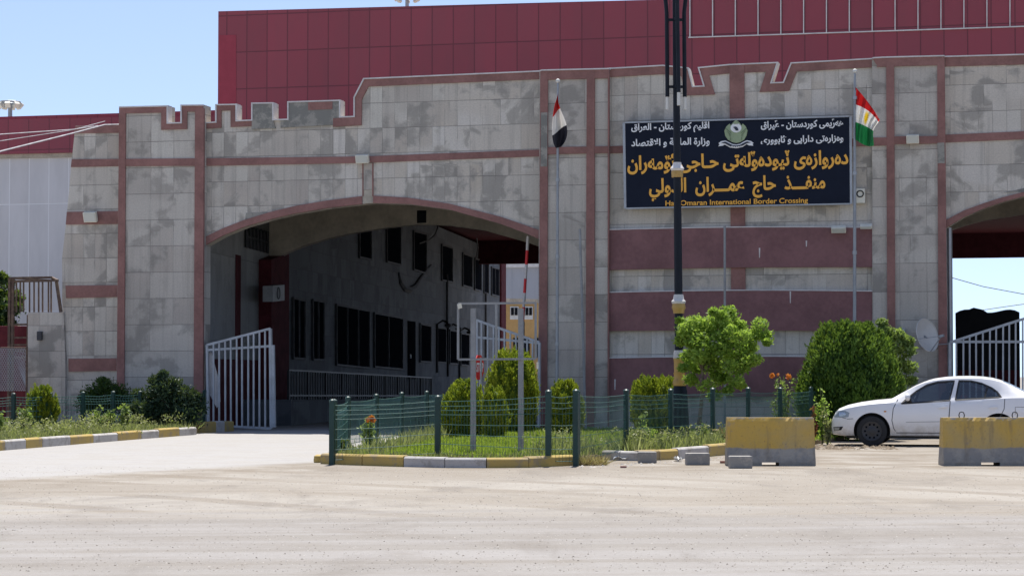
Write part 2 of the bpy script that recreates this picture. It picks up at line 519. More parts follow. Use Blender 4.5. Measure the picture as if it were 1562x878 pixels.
M['cable_dark'] = plain('dark_cable', (0.05, 0.05, 0.055), 0.6)
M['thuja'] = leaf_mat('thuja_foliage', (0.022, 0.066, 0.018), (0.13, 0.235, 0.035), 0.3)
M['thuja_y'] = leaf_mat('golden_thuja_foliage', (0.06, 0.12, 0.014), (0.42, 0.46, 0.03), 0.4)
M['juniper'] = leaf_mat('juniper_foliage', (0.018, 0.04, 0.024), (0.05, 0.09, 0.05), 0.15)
M['leaf'] = leaf_mat('fresh_green_leaves', (0.16, 0.29, 0.04), (0.44, 0.6, 0.12), 0.55)
M['leaf_pale'] = leaf_mat('pale_green_leaves', (0.1, 0.17, 0.045), (0.32, 0.42, 0.13), 0.45)
M['leaf_dark'] = leaf_mat('dark_green_leaves', (0.015, 0.04, 0.012), (0.05, 0.1, 0.025), 0.3)
M['grass'] = leaf_mat('lawn_grass', (0.14, 0.24, 0.025), (0.36, 0.48, 0.06), 0.45)
M['weed'] = leaf_mat('grey_green_weeds', (0.13, 0.16, 0.055), (0.4, 0.4, 0.2), 0.4)
M['straw'] = leaf_mat('dry_straw', (0.28, 0.2, 0.1), (0.48, 0.37, 0.2), 0.3)
M['petal_o'] = leaf_mat('orange_petals', (0.7, 0.13, 0.02), (0.9, 0.3, 0.06), 0.35)
M['petal_w'] = leaf_mat('white_petals', (0.6, 0.6, 0.5), (0.8, 0.8, 0.72), 0.35)
M['petal_r'] = leaf_mat('red_leaves', (0.16, 0.03, 0.03), (0.3, 0.06, 0.05), 0.35)
M['soil'] = plain('dry_soil', (0.2, 0.155, 0.105), 0.95, var=0.35, scale=2)
M['paper'] = plain('white_litter', (0.7, 0.7, 0.68), 0.7)

def ground_mat():
    m, t, b = newmat('dusty_concrete_and_asphalt')
    P = coords(t, (1, 1, 1), 'World')
    sx = N(t, 'SeparateXYZ'); t.links.new(P, sx.inputs[0]); X, Y = sx.outputs[0], sx.outputs[1]
    big = noise(t, P, 0.16, 6, 0.6, 0.4)
    mid = noise(t, P, 0.9, 6, 0.65, 0.3)
    fine = noise(t, P, 14, 5, 0.75)
    grit = noise(t, P, 60, 2, 0.8)
    rot = N(t, 'VectorRotate'); rot.rotation_type = 'Z_AXIS'; rot.inputs['Angle'].default_value = R(-7)
    t.links.new(P, rot.inputs['Vector'])
    mp = N(t, 'Mapping'); mp.inputs['Scale'].default_value = (0.06, 0.8, 1); t.links.new(rot.outputs[0], mp.inputs[0])
    streak = noise(t, mp.outputs[0], 1.1, 7, 0.62, 0.15)
    streak2 = noise(t, mp.outputs[0], 1.7, 6, 0.55, 0.3)
    dust = (0.255, 0.226, 0.188); pale = (0.32, 0.294, 0.256); brown = (0.19, 0.157, 0.118); asph = (0.22, 0.203, 0.184); road = (0.335, 0.32, 0.3)
    c = mixc(t, ramp(t, big, 0.36, 0.62), dust, pale)
    c = mixc(t, ramp(t, streak, 0.52, 0.72, 0, 0.38), c, brown)
    arc = N(t, 'TexWave'); arc.wave_type = 'RINGS'; arc.rings_direction = 'Z'
    arc.inputs['Scale'].default_value = 0.16; arc.inputs['Distortion'].default_value = 2.2; arc.inputs['Detail'].default_value = 3; arc.inputs['Detail Scale'].default_value = 0.7
    t.links.new(coords(t, (1, 1, 1), 'World', (34, 6, 0)), arc.inputs['Vector'])
    c = mixc(t, math_(t, 'MULTIPLY', ramp(t, arc.outputs['Fac'], 0.72, 0.95), ramp(t, big, 0.4, 0.6, 0.0, 0.55)), c, brown)
    # nearer strip: bare asphalt of the main road with tyre lines
    near = ramp(t, math_(t, 'ADD', Y, math_(t, 'MULTIPLY', math_(t, 'SUBTRACT', streak, 0.5), 16.0)), 21.0, 26.5, 1.0, 0.0)
    na = mixc(t, ramp(t, streak2, 0.38, 0.66), asph, (0.275, 0.262, 0.252))
    c = mixc(t, math_(t, 'MULTIPLY', near, 0.8), c, na)
    blot = noise(t, coords(t, (0.8, 0.3, 1), 'World'), 0.8, 7, 0.68, 0.6)
    c = mixc(t, ramp(t, blot, 0.5, 0.68, 0, 0.5), c, (0.16, 0.142, 0.122))
    # the paved drive to the gate: a pale tongue on the left (X + k*(Y-30) below the edge)
    e = math_(t, 'ADD', X, math_(t, 'MULTIPLY', math_(t, 'SUBTRACT', 37.0, Y), 0.62))
    e = math_(t, 'ADD', e, math_(t, 'MULTIPLY', math_(t, 'SUBTRACT', mid, 0.5), 1.4))
    drive = ramp(t, e, -3.9, -2.9, 1.0, 0.0)
    dr = mixc(t, ramp(t, mid, 0.4, 0.65), road, (0.36, 0.352, 0.345))
    c = mixc(t, math_(t, 'MULTIPLY', drive, 0.9), c, dr)
    # band of dirt along the edge of the drive
    edge = math_(t, 'MULTIPLY', ramp(t, e, -3.8, -2.6), ramp(t, e, -2.0, 0.6, 1.0, 0.0))
    c = mixc(t, math_(t, 'MULTIPLY', edge, math_(t, 'MULTIPLY', ramp(t, mid, 0.35, 0.6), 0.6)), c, brown)
    # dirt in front of the island, the blocks and the car
    dirt = math_(t, 'MULTIPLY', ramp(t, Y, 31.5, 35.5), ramp(t, X, -3.5, -1.0))
    c = mixc(t, math_(t, 'MULTIPLY', dirt, ramp(t, mid, 0.38, 0.62, 0.1, 0.75)), c, brown)
    c = mixc(t, ramp(t, mid, 0.5, 0.75, 0, 0.3), c, brown)
    c = mixc(t, ramp(t, fine, 0.52, 0.75, 0, 0.45), c, (0.15, 0.13, 0.11))
    c = mixc(t, ramp(t, fine, 0.45, 0.25, 0, 0.3), c, (0.44, 0.415, 0.39))
    c = mixc(t, ramp(t, grit, 0.6, 0.72, 0, 0.4), c, (0.46, 0.44, 0.42))
    c = mixc(t, ramp(t, grit, 0.4, 0.28, 0, 0.45), c, (0.11, 0.1, 0.088))
    t.links.new(c, b.inputs['Base Color'])
    b.inputs['Roughness'].default_value = 0.9; b.inputs['Specular IOR Level'].default_value = 0.2
    h = math_(t, 'ADD', math_(t, 'MULTIPLY', mid, 1.2), math_(t, 'ADD', math_(t, 'MULTIPLY', fine, 0.35), math_(t, 'MULTIPLY', streak, 1.5)))
    bump(t, b, h, 0.5, 0.05)
    return m
M['ground'] = ground_mat()
# ------------------------------------------------------------------ ground
mb = MB()
xs = [-900, -120, -40, -14, 0, 14, 40, 120, 900]; ys = [-60, 10, 30, 50, 70, 120, 300, 1800]
for i in range(len(xs) - 1):
    for j in range(len(ys) - 1):
        mb.face([(xs[i], ys[j], 0), (xs[i + 1], ys[j], 0), (xs[i + 1], ys[j + 1], 0), (xs[i], ys[j + 1], 0)])
tag(mb.build('ground', M['ground'], doubles=True), kind='structure')

# ------------------------------------------------------------------ gatehouse
G = thing('gatehouse', 'wide grey stone gatehouse with maroon bands, battlements and two arched passages', 'gatehouse', FO)
TH = 0.4
def gpart(name, px, off, th, mat, bevel=0.0):
    mb = MB(); fprism(mb, px, off, th)
    return mb.build(name, mat, G)

arch_in = [(311, 375), (340, 359), (372, 346), (411, 334.5), (450, 325.5), (500, 317), (552, 311), (569, 309.5), (623, 311), (685, 319.5), (762, 341), (800, 355), (823, 365)]
arch_out = [(311, 362), (340, 348), (372, 335.5), (411, 323.5), (450, 314), (500, 305.5), (552, 299), (569, 298.2), (623, 301.5), (685, 310.5), (762, 330), (800, 343), (823, 351)]
crenel = [(311.5, 160.2), (309.2, 160.2), (309.2, 187), (328, 186), (328, 159.5), (361, 159), (361, 184), (383, 183), (383, 157.2), (417, 156.8), (417, 182.5), (438, 181.8), (438, 155.3), (519, 152.8), (519, 178.3), (539, 177.5)]
top_left = [(311.5, 187.2), (328, 186), (328, 159.5), (361, 159), (361, 184), (383, 183), (383, 157.2), (417, 156.8), (417, 182.5), (438, 181.8), (438, 155.3), (519, 152.8), (519, 178.3), (539, 177.5), (539, 149), (554, 119.8), (824, 108.2)]
wall_l = top_left + arch_in[::-1]
gpart('arch_wall', wall_l, 0, TH, M['stone'])
gpart('arch_wall', [(1441, 86)] + [(1600, 81.8), (2150, 64)] + [(2150, 700), (2005, 700), (2005, 340), (1950, 318), (1880, 300), (1800, 289), (1720, 285), (1640, 287), (1562, 299), (1529, 308), (1500, 318), (1470, 331), (1443.5, 347)], 0, TH, M['stone'])
# left tower and the low wing with its battered outer edge
tower_top = [(181.5, 163), (256, 161.3), (256, 187.5), (275, 187), (275, 160.3), (311, 160)]
gpart('tower_wall', tower_top + [(309.5, 680), (177, 680)], 0.22, 0.5, M['stone2'])
gpart('wing_wall', [(115, 192), (183, 190.5), (180, 700), (97, 700), (98, 545), (94.8, 456), (95, 434.5), (94.5, 394.5), (100.5, 343), (108.5, 254), (109.5, 242.5)], -0.08, 0.55, M['stone'])
gpart('buttress_wall', [(42.5, 477), (96.5, 476.5), (99.5, 545), (99.5, 700), (42, 700)], 0.02, 0.9, M['stone2'])
# centre pier and panels
gpart('pier_wall', [(823, 108.2), (826, 106.8), (929, 104.3), (929, 700), (820.5, 700), (822, 360)], 0.16, 0.5, M['stone2'])
centre_top = [(926, 104.4), (1011, 99.6), (1050, 103.6), (1057, 131.8), (1072.5, 131.2), (1064, 103.2), (1112.5, 98.4), (1187, 95.2), (1177.2, 126.2), (1194.2, 125.6), (1206, 96), (1331.5, 89.2)]
gpart('centre_wall', centre_top + [(1331.5, 700), (926, 700)], 0, TH, M['stone'])
gpart('pier_wall', [(1330, 89), (1332, 88), (1352, 87), (1440.5, 84.6), (1443, 380), (1446, 700), (1331, 700)], 0.16, 0.5, M['stone2'])

# maroon trim, each band its own part
def band(px, off, mat='trim', th=0.09):
    return gpart('trim_band', px, off, th, M[mat])
# tower and parapets
battlement = gpart('battlement_trim', strip(tower_top[:-1] + [(309.2, 160)], 10.2), 0.262, 0.06, M['trim'])
gpart('battlement_trim', strip([(311.8, 187.2), (328, 186), (328, 159.5), (361, 159), (361, 184), (383, 183), (383.4, 176)], 9.4), 0.04, 0.06, M['trim'])
gpart('bare_merlon', [(384, 158), (416.5, 157.6), (416.5, 183.5), (420, 196), (384, 197)], 0.05, 0.06, M['old_concrete'])
gpart('bare_merlon', [(438.6, 156.3), (518.5, 153.8), (518.5, 178.8), (520, 190), (428, 195), (428, 182.6), (438.6, 182.4)], 0.05, 0.06, M['old_concrete'])
gpart('battlement_trim', [(470, 156.0), (507, 154.8), (507, 166.5), (470, 168)], 0.062, 0.04, M['trim'])
gpart('battlement_trim', [(508, 180.4), (539, 178.2), (551, 177.5), (551, 191), (508, 193.5)], 0.062, 0.05, M['trim'])
gpart('coping_trim', strip([(539, 178), (539, 149), (554, 119.8), (823.5, 108.2)], 12.5), 0.045, 0.06, M['trim'])
gpart('coping_trim', strip([(823.2, 108.2), (826, 106.8), (928.8, 104.4)], 15), 0.215, 0.06, M['trim'])
gpart('coping_trim', strip(centre_top, 13.5), 0.045, 0.06, M['trim'])
gpart('coping_trim', strip([(1330.5, 89), (1332, 88), (1352, 87), (1440.4, 84.8)], 14.5), 0.215, 0.06, M['trim'])
gpart('coping_trim', strip([(1441.5, 86), (1600, 81.8), (2150, 64)], 15.5), 0.045, 0.06, M['trim'])
def flash(px, off):
    return gpart('coping_flashing', strip([(x, y - 0.7) for x, y in px], 2.0), off, 0.3, M['flash'])
flash(tower_top[:-1] + [(309.4, 160)], 0.29)
flash(top_left, 0.075)
flash([(822.6, 108.2), (826, 106.8), (929.2, 104.4)], 0.245)
flash(centre_top, 0.075)
flash([(1330.3, 89), (1332, 88), (1352, 87), (1440.6, 84.8)], 0.245)
flash([(1441.2, 86), (1600, 81.8), (2150, 64)], 0.075)
# vertical strips
for px, off in (([(181.5, 164), (191.5, 164), (189, 600), (178, 600)], 0.268), ([(297.5, 165), (310.8, 165), (309, 640), (295, 640)], 0.268),
                ([(824, 109), (835.5, 109), (834, 650), (821.5, 650)], 0.222), ([(895, 107), (907, 107), (906, 650), (893, 650)], 0.222),
                ([(1351.8, 90), (1363.8, 90), (1366, 650), (1354, 650)], 0.222), ([(1429.5, 87), (1440.8, 87), (1446, 650), (1432, 650)], 0.222),
                ([(927.2, 106), (929.2, 106), (928.6, 650), (926.6, 650)], 0.225), ([(1112.5, 98.6), (1135, 97.7), (1137.5, 560), (1116, 560)], 0.066)):  # thin first strip paints the shadow line where the centre bay steps back
    gpart('upright_strip', px, off, 0.09, M['trim'])
gpart('bare_patch', [(825, 172), (835, 171.5), (834.6, 254), (824.3, 254)], 0.232, 0.02, M['old_concrete'])
gpart('bare_patch', [(1430, 218), (1440.6, 217.6), (1441.2, 249), (1430.4, 249)], 0.232, 0.02, M['old_concrete'])
# horizontal bands
for px, off in (([(190.5, 242.3), (298, 241.5), (298, 253), (190.3, 253.4)], 0.258),
                ([(310.5, 241.5), (553, 238.6), (824, 228.2), (823.6, 238.4), (553, 248.5), (310.5, 253)], 0.036),
                ([(835, 224.4), (895.4, 223.6), (895.2, 234), (834.8, 235.4)], 0.212), ([(906.6, 223.4), (927.6, 223), (927.4, 233.2), (906.5, 234)], 0.212),
                ([(928.5, 223), (1330.5, 210.4), (1330.5, 222.6), (928.5, 234)], 0.036),
                ([(1330.8, 210), (1352.2, 209.6), (1352.4, 221.6), (1331, 222.4)], 0.212), ([(1363.4, 208.2), (1430, 207.4), (1430.2, 218.8), (1363.6, 220)], 0.212),
                ([(1441.2, 205.5), (1600, 198.6), (2150, 176), (2150, 190), (1600, 210.8), (1441.6, 217.4)], 0.036),
                ([(114.8, 192.6), (182, 191), (182, 202.6), (112.5, 203.4)], -0.045), ([(109.3, 243), (182, 242.4), (182, 253.4), (108, 254.8)], -0.045),
                ([(101.8, 323), (181, 322), (181, 341.4), (100.2, 342.4)], -0.045), ([(99.8, 435.4), (180, 434.6), (180, 452.6), (100.8, 454.4)], -0.045),
                ([(104.3, 546.6), (179, 546), (179, 565), (104.6, 566.4)], -0.045)):
    band(px, off)
# the deep maroon bands of the centre bay, standing proud between recessed stone
def swell(px, rise):            # a slightly bowed band
    n = 10; (x0, y0), (x1, y1), (x2, y2), (x3, y3) = px
    up = [(x0 + (x1 - x0) * i / n, y0 + (y1 - y0) * i / n - rise * math.sin(math.pi * i / n)) for i in range(n + 1)]
    dn = [(x3 + (x2 - x3) * i / n, y3 + (y2 - y3) * i / n - rise * 0.7 * math.sin(math.pi * i / n)) for i in range(n + 1)]
    return up, dn
for px in ([(928.3, 350), (1331, 346.6), (1331, 407.2), (928.3, 411.5)], [(928, 445.5), (1331.6, 443.6), (1331.6, 505.5), (928, 504.6)], [(927.6, 545.5), (1331.8, 544.6), (1331.8, 606), (927.6, 606)]):
    up, dn = swell(px, 2.2)
    gpart('deep_band', up + dn[::-1], 0.14, 0.2, M['trim_dark'])
    gpart('band_edge', strip([(x, y - 0.8) for x, y in up], 1.6), 0.155, 0.2, M['flash'])
# arch edging in two lengths with the keystone slot between
for sl_ in (slice(0, 7), slice(7, 13)):
    gpart('arch_trim', arch_out[sl_] + arch_in[sl_][::-1], 0.05, 0.07, M['trim'])
gpart('keystone', [(554.5, 249), (567.5, 248.6), (567.5, 289.5), (554.5, 290)], 0.02, 0.1, M['stone2'])
for x in (552.6, 567.6):
    gpart('keystone_edge', [(x, 248.5), (x + 1.7, 248.5), (x + 1.7, 299), (x, 299)], 0.03, 0.06, M['trim'])
gpart('keystone_slot', [(554.3, 290), (567.6, 289.6), (567.6, 309), (554.3, 311)], 0.012, 0.05, M['soffit'])
r_in = [(1443.5, 347), (1470, 331), (1500, 318), (1529, 308), (1562, 299), (1640, 287), (1720, 285), (1800, 289), (1880, 300), (1950, 318), (2005, 340)]
r_out = [(1443, 335.5), (1470, 321), (1500, 310), (1529, 301), (1562, 292.5), (1640, 277), (1720, 274), (1800, 278), (1880, 289), (1950, 306), (2005, 328)]
gpart('arch_trim', r_out[:4] + r_in[:4][::-1], 0.05, 0.07, M['trim'])
gpart('arch_trim', r_out[3:] + r_in[3:][::-1], 0.048, 0.07, M['trim'])
gpart('bare_patch', [(375, 324.5), (406, 323), (411, 324.5), (374, 335.2)], 0.012, 0.03, M['old_concrete'])
gpart('bare_patch', [(1531, 293.5), (1562, 293), (1600, 284), (1600, 278), (1531, 294)], 0.012, 0.03, M['old_concrete'])

# vaults: the arch curve swept back along the passage, solid up to the roof
VL = 8.6
BP = FO + FN * -0.36 + TD * VL                  # the plane of the second, inner arch
def inner_arch(curve, ztop):
    mb = MB()
    fr = [FP(x, y, -0.36) + TD * VL for x, y in curve]
    a, b = fr[0].copy(), fr[-1].copy(); a.z = b.z = ztop
    mb.prism([a] + fr + [b], -FN * 0.35)
    return mb.build('inner_arch', M['soffit'], G)
inner_arch([(x, y - 0.6) for x, y in arch_in], 6.85)
inner_arch([(x, y - 0.6) for x, y in r_in], 6.85)
mb = MB(); mb.prism([onplane(x, y, BP + FN * 0.03, FN) for x, y in [(636, 321), (650, 321), (650, 339.5), (636, 340.5)]], -FN * 0.02); mb.build('keystone_slot', M['window_dark'], G)
def tside(px_front, z0, z1, d0, d1, name, mat, thick=0.25, left=True, shift=0.0):
    p = FP(px_front, 600, -0.4); p.z = 0
    q = p + TD * d1; p = p + TD * d0
    s = Vector((-TD.y, TD.x, 0)) * (1 if left else -1)
    p += s * -shift; q += s * -shift
    mb = MB(); mb.prism([p + ZV * z0, q + ZV * z0, q + ZV * z1, p + ZV * z1], s * thick)
    return mb.build(name, mat, G)
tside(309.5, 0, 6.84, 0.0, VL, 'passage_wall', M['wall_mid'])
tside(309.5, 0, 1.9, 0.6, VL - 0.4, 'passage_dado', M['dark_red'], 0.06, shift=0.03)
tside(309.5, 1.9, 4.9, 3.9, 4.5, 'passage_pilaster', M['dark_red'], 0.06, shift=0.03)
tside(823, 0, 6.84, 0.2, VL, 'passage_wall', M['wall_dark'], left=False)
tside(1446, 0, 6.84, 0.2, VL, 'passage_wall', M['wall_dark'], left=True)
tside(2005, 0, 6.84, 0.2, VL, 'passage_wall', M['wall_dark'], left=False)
# small barred window high in the passage wall
p0 = FP(309.5, 600, -0.4); p0.z = 0
sN = Vector((TD.y, -TD.x, 0))
wv = MB(); c = p0 + TD * 6.6 + sN * 0.02
wv.obox(c + ZV * 5.5, TD * 1.5, sN * 0.02, ZV * 0.32)
win = wv.build('barred_window', M['window_dark'], G)
wb = MB()
for k in range(7): wb.bar(c + TD * (-1.5 + k * 0.5) + sN * 0.05 + ZV * 5.16, c + TD * (-1.5 + k * 0.5) + sN * 0.05 + ZV * 5.84, 0.05)
wb.bar(c + TD * -1.5 + sN * 0.05 + ZV * 5.5, c + TD * 1.5 + sN * 0.05 + ZV * 5.5, 0.04)
wb.build('window_bars', M['frame_grey'], win)
pp = MB(); pp.tube(p0 + TD * 0.25 + sN * 0.08, p0 + TD * 0.25 + sN * 0.08 + ZV * 4.7, 0.05); pp.build('downpipe', M['galv'], G)
pr = FP(1450, 600, -0.5); pr.z = 0
pp = MB(); pp.tube(pr, pr + ZV * 5.1, 0.07); pp.build('downpipe', M['galv'], G)
# the flat roof of the gatehouse and the tower body behind the front wall
rf = MB()
a = FP(312, 560, -0.45); b_ = FP(2150, 560, -0.45); a.z = b_.z = 6.86
rf.prism([a, b_, b_ + TD * 8.85, a + TD * 8.85], ZV * 0.12); rf.build('roof', M['old_concrete'], G)
tb = MB(); a = FP(178, 560, -0.3); b_ = FP(308, 560, -0.3); a.z = b_.z = 0
tb.prism([a, b_, b_ + ZV * 6.9, a + ZV * 6.9], TD * 7.6); tb.build('tower_body', M['stone2'], G)
tb = MB(); a = FP(835, 560, -0.42); b_ = FP(1440, 560, -0.42); a.z = b_.z = 0
tb.prism([a, b_, b_ + ZV * 6.8, a + ZV * 6.8], TD * 3.0); tb.build('centre_body', M['stone2'], G)
# drips of lime on the maroon bands
for x, y, h in ((1157.5, 378, 15), (1204.5, 444, 18), (937, 578, 16), (1229, 367, 9)):
    gpart('lime_streak', [(x, y), (x + 2.2, y), (x + 1.6, y + h), (x + 0.4, y + h)], 0.143, 0.01, M['flash'])

# ------------------------------------------------------------------ the big red-clad hall roof behind
OC = -8.66
M['red_corner'] = plain('brighter_red_panel', (0.31, 0.048, 0.07), 0.6, var=0.08, spec=0.2)
KP = FO + FN * OC
H = thing('red_canopy_hall', 'huge flat-topped hall roof clad in dark red metal panels behind the gatehouse', 'hall', KP)
kz_top = [(333, 17.5), (1010, -0.5), (1050, -2), (1600, -21), (2300, -46)]
fr = [FP(x, y, OC) for x, y in kz_top]
a = fr[0].copy(); b_ = fr[-1].copy(); a.z = b_.z = 6.9
mb = MB(); mb.prism(fr + [b_, a], -FN * 0.3); mb.build('front_cladding', M['red_clad'], H)
mb = MB()
q = [p + ZV * -0.35 for p in (fr[0], fr[-1])]
mb.prism([fr[0] - FN * 0.3 + ZV * -0.5, fr[-1] - FN * 0.3 + ZV * -0.9, fr[-1] + TD * 47 + ZV * -0.9, fr[0] + TD * 47 + ZV * -0.5], ZV * 0.3)
mb.build('roof', M['red_clad'], H)
for x, nm in ((333.2, 'side_cladding'),):
    p = FP(x, 300, OC); p.z = 6.9; tp = FP(x, 17.5, OC).z
    mb = MB(); mb.prism([p - FN * 0.3, p + TD * 47, Vector(((p + TD * 47).x, (p + TD * 47).y, tp - 0.3)), Vector((p.x, p.y, tp - 0.1)) - FN * 0.3], FE * 0.2)
    mb.build(nm, M['red_clad'], H)
cz = 8.35
mb = MB(); A_, B_ = fr[0].copy(), fr[-1].copy(); A_.z = B_.z = cz
mb.prism([A_ - FN * 0.35 + FE * 0.3, B_ - FN * 0.35, B_ + TD * 47, A_ + TD * 47 + FE * 0.3], ZV * 0.2); mb.build('ceiling', M['shade_red'], H)
mb = MB()
A_, B_ = A_ + TD * 46.6, B_ + TD * 46.6
A_.z = B_.z = 7.15
mb.prism([A_, B_, B_ + ZV * 1.4, A_ + ZV * 1.4], TD * 0.3); mb.build('far_fascia', M['shade_red'], H)
# bright trim lines in the upper strip on the right: one long rail and upright strips
mb = MB(); fprism(mb, [(1050, 56.5), (1562, 39.5), (1700, 35), (1700, 36.8), (1562, 41.3), (1050, 58.2)], OC + 0.05, 0.1); mb.build('trim_rail', M['flash'], H)
for k in range(19):
    x = 1051.5 + k * 34.6 + k * k * 0.02
    yb = 57 - (x - 1050) * 0.0332
    yt = -2 - (x - 1050) * 0.0345
    mb = MB(); fprism(mb, [(x, yt), (x + 1.5, yt), (x + 1.5, yb), (x, yb)], OC + 0.045, 0.09); mb.build('upright_strip', M['flash'], H)
mb = MB(); fprism(mb, [(333.6, 54), (360, 53.4), (360, 160), (333.6, 160)], OC + 0.012, 0.1); mb.build('corner_panel', M['red_corner'], H)

# ------------------------------------------------------------------ the low hall at the left
OL = -13
L_ = thing('side_hall', 'low white panelled hall with a dark red fascia at the left of the gatehouse', 'hall', FO + FN * OL - FE * 10)
def lpart(nm, px, off, th, mat):
    mb = MB(); fprism(mb, px, OL + off, th); return mb.build(nm, mat, L_)
lpart('wall', [(-260, 246), (400, 234), (400, 660), (-260, 660)], 0, 0.4, M['hall_white'])
lpart('fascia', [(-260, 186.5), (0, 182.2), (181, 178.8), (420, 174.5), (420, 226.5), (112, 232.5), (0, 235), (-260, 241)], 0.25, 0.5, M['red_fascia'])
lpart('beige_strip', [(-260, 241), (0, 235), (112, 232.5), (420, 226.5), (420, 233), (112, 239.5), (0, 241.5), (-260, 247)], 0.12, 0.3, M['beige'])
mb = MB(); a = FP(-260, 300, OL - 0.3); b_ = FP(420, 300, OL - 0.3); a.z = b_.z = FP(0, 190, OL).z
mb.prism([a, b_, b_ - FN * 30, a - FN * 30], ZV * 0.3); mb.build('roof', M['red_fascia'], L_)

# ------------------------------------------------------------------ the building along the passage
P0 = at(413, 572, 68.2); P0.z = 0
WA = math.atan((1200 - CX) / F)
WDIR = Vector((math.sin(WA), math.cos(WA), 0)); WN = Vector((math.cos(WA), -math.sin(WA), 0))   # WN faces the passage
def WP(px, py, off=0.0):
    return onplane(px, py, P0 + WN * off, WN)
B = thing('passage_building', 'dark grey two-storey building with rows of narrow windows inside the arched passage', 'building', P0)
W1 = WP(771, 572).y
LB = (W1 - P0.y) / WDIR.y
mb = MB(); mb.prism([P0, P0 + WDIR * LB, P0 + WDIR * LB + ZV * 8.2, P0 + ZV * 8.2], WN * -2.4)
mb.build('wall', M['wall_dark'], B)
def wprism(nm, px, off, th, mat, parent=B):
    mb = MB(); mb.prism([WP(x, y, off) for x, y in px], WN * -th); return mb.build(nm, mat, parent)
def wwin(x0, x1, t0, t1, b0, b1, muntins=1, name='window'):
    fm = 1.6
    o = wprism(name, [(x0, t0), (x1, t1), (x1, b1), (x0, b0)], 0.03, 0.06, M['window_void'])
    mb = MB()
    for (a, b2) in (((x0, t0), (x1, t1)), ((x0, b0), (x1, b1)), ((x0, t0), (x0, b0)), ((x1, t1), (x1, b1))):
        mb.bar(WP(a[0], a[1], 0.05), WP(b2[0], b2[1], 0.05), 0.07)
    for k in range(1, muntins + 1):
        u = k / (muntins + 1); xx = x0 + (x1 - x0) * u
        mb.bar(WP(xx, t0 + (t1 - t0) * u, 0.05), WP(xx, b0 + (b1 - b0) * u, 0.05), 0.06)
    mb.build('window_frame', M['frame_grey'], o)
    return o
for q in ((447, 465, 454, 458, 546, 547, 1), (477, 494, 457, 460, 548, 549, 1), (513, 563, 464, 474, 556, 561, 2), (571, 614, 477, 485, 559, 563, 1),
          (641, 657, 493.5, 497, 551, 552, 0), (667, 680, 499, 501, 552, 553, 0), (686, 698, 503, 505, 554, 555, 0), (703, 715, 508, 510, 556, 557.5, 0),
          (590, 611, 338, 345, 399, 404, 0), (631, 650, 352, 357, 411, 417, 0), (674, 690, 373, 378, 427, 430.5, 0), (706, 720, 386, 391, 435, 439, 0),
          (724, 734, 394, 397, 441, 444, 0), (738.5, 745, 399.5, 402, 446, 448.5, 0), (750, 761, 407, 410, 449, 452, 1), (548, 566, 328, 334, 392, 396, 0)):
    wwin(*q)
d_ = wprism('door', [(623, 489), (634, 490.5), (634, 577.5), (623, 578.5)], 0.04, 0.06, M['window_void'])
mb = MB(); mb.bar(WP(626, 540, 0.08), WP(626, 546, 0.08), 0.05); mb.build('handle', M['galv'], d_)
wprism('red_pillar', [(414, 396), (441, 386), (441, 640), (414, 640)], 0.35, 0.7, M['dark_red'])
ac = wprism('air_conditioner', [(416, 436), (434, 434), (434, 458), (416, 460)], 0.7, 0.3, M['frame_steel'])
ring = MB(); cc = WP(425, 447, 0.72)
ring.path([cc + (WDIR * math.cos(g) + ZV * math.sin(g)) * 0.17 for g in [k * math.pi / 8 for k in range(17)]], 0.015, 5); ring.build('fan_grille', M['frame_grey'], ac)
wprism('corner_strip', [(765, 345), (772, 342), (772, 640), (765, 640)], 0.1, 0.6, M['dark_red'])
for x, y0, y1 in ((724, 470, 560), (741, 445, 545), (682, 418, 500)):
    mb = MB(); mb.tube(WP(x, y0, 0.08), WP(x, y1, 0.08), 0.06); mb.build('downpipe', M['frame_grey'], B)
for x, y in ((667, 494), (683.5, 499.5), (701, 505)):          # lamps on swan necks by the windows
    mb = MB()
    p = WP(x, y, 0.05); q2 = WP(x, y + 74, 0.05)
    mb.path([q2, p, p + WN * 0.25 + ZV * 0.16, p + WN * 0.5 + ZV * 0.05], 0.05, 6); mb.lathe([(0.02, 0.05), (0.16, -0.02), (0.16, -0.1), (0.05, -0.12)], p + WN * 0.5, 10)
    mb.build('downpipe_lamp', M['black_plastic'], B)
for pts in ([(720, 348), (727, 362), (729, 378), (726, 395)], [(747, 358), (755, 375), (757, 390), (752, 402)], [(668, 345), (664, 358), (655, 366), (640, 371)]):
    mb = MB(); mb.path([WP(x, y, 0.1 + 0.15 * math.sin(k)) for k, (x, y) in enumerate(pts)], 0.035, 5); mb.build('hanging_cable', M['cable_dark'], B)
# pale outline of a removed round badge on the wall
mb = MB()
pts = [(608, 416), (610, 430), (616, 439), (624, 442), (632, 437), (640, 425), (650, 412), (658, 404)]
mb.path([WP(x, y, 0.02) for x, y in pts], [0.05, 0.09, 0.13, 0.15, 0.12, 0.09, 0.07, 0.04], 6); mb.build('plaster_scar', M['frame_grey'], B)
# raised walk with a railing in front
mb = MB(); a = WP(444, 640, 1.5); a.z = 0; b_ = a + WDIR * 26
mb.prism([a, b_, b_ + ZV * 0.5, a + ZV * 0.75], WN * -1.5); mb.build('raised_walk', M['wall_dark'], B)
rl = MB()
n = 70
for k in range(n + 1):
    p = a + WDIR * (26 * k / n) + ZV * (0.75 - 0.25 * k / n) - WN * 0.08
    rl.bar(p, p + ZV * 0.85, 0.03 if k % 7 else 0.06)
for hh in (0.12, 0.85):
    rl.bar(a + ZV * (0.75 + hh) - WN * 0.08, b_ + ZV * (0.5 + hh) - WN * 0.08, 0.05)
rl.build('railing', M['black_plastic'], B)

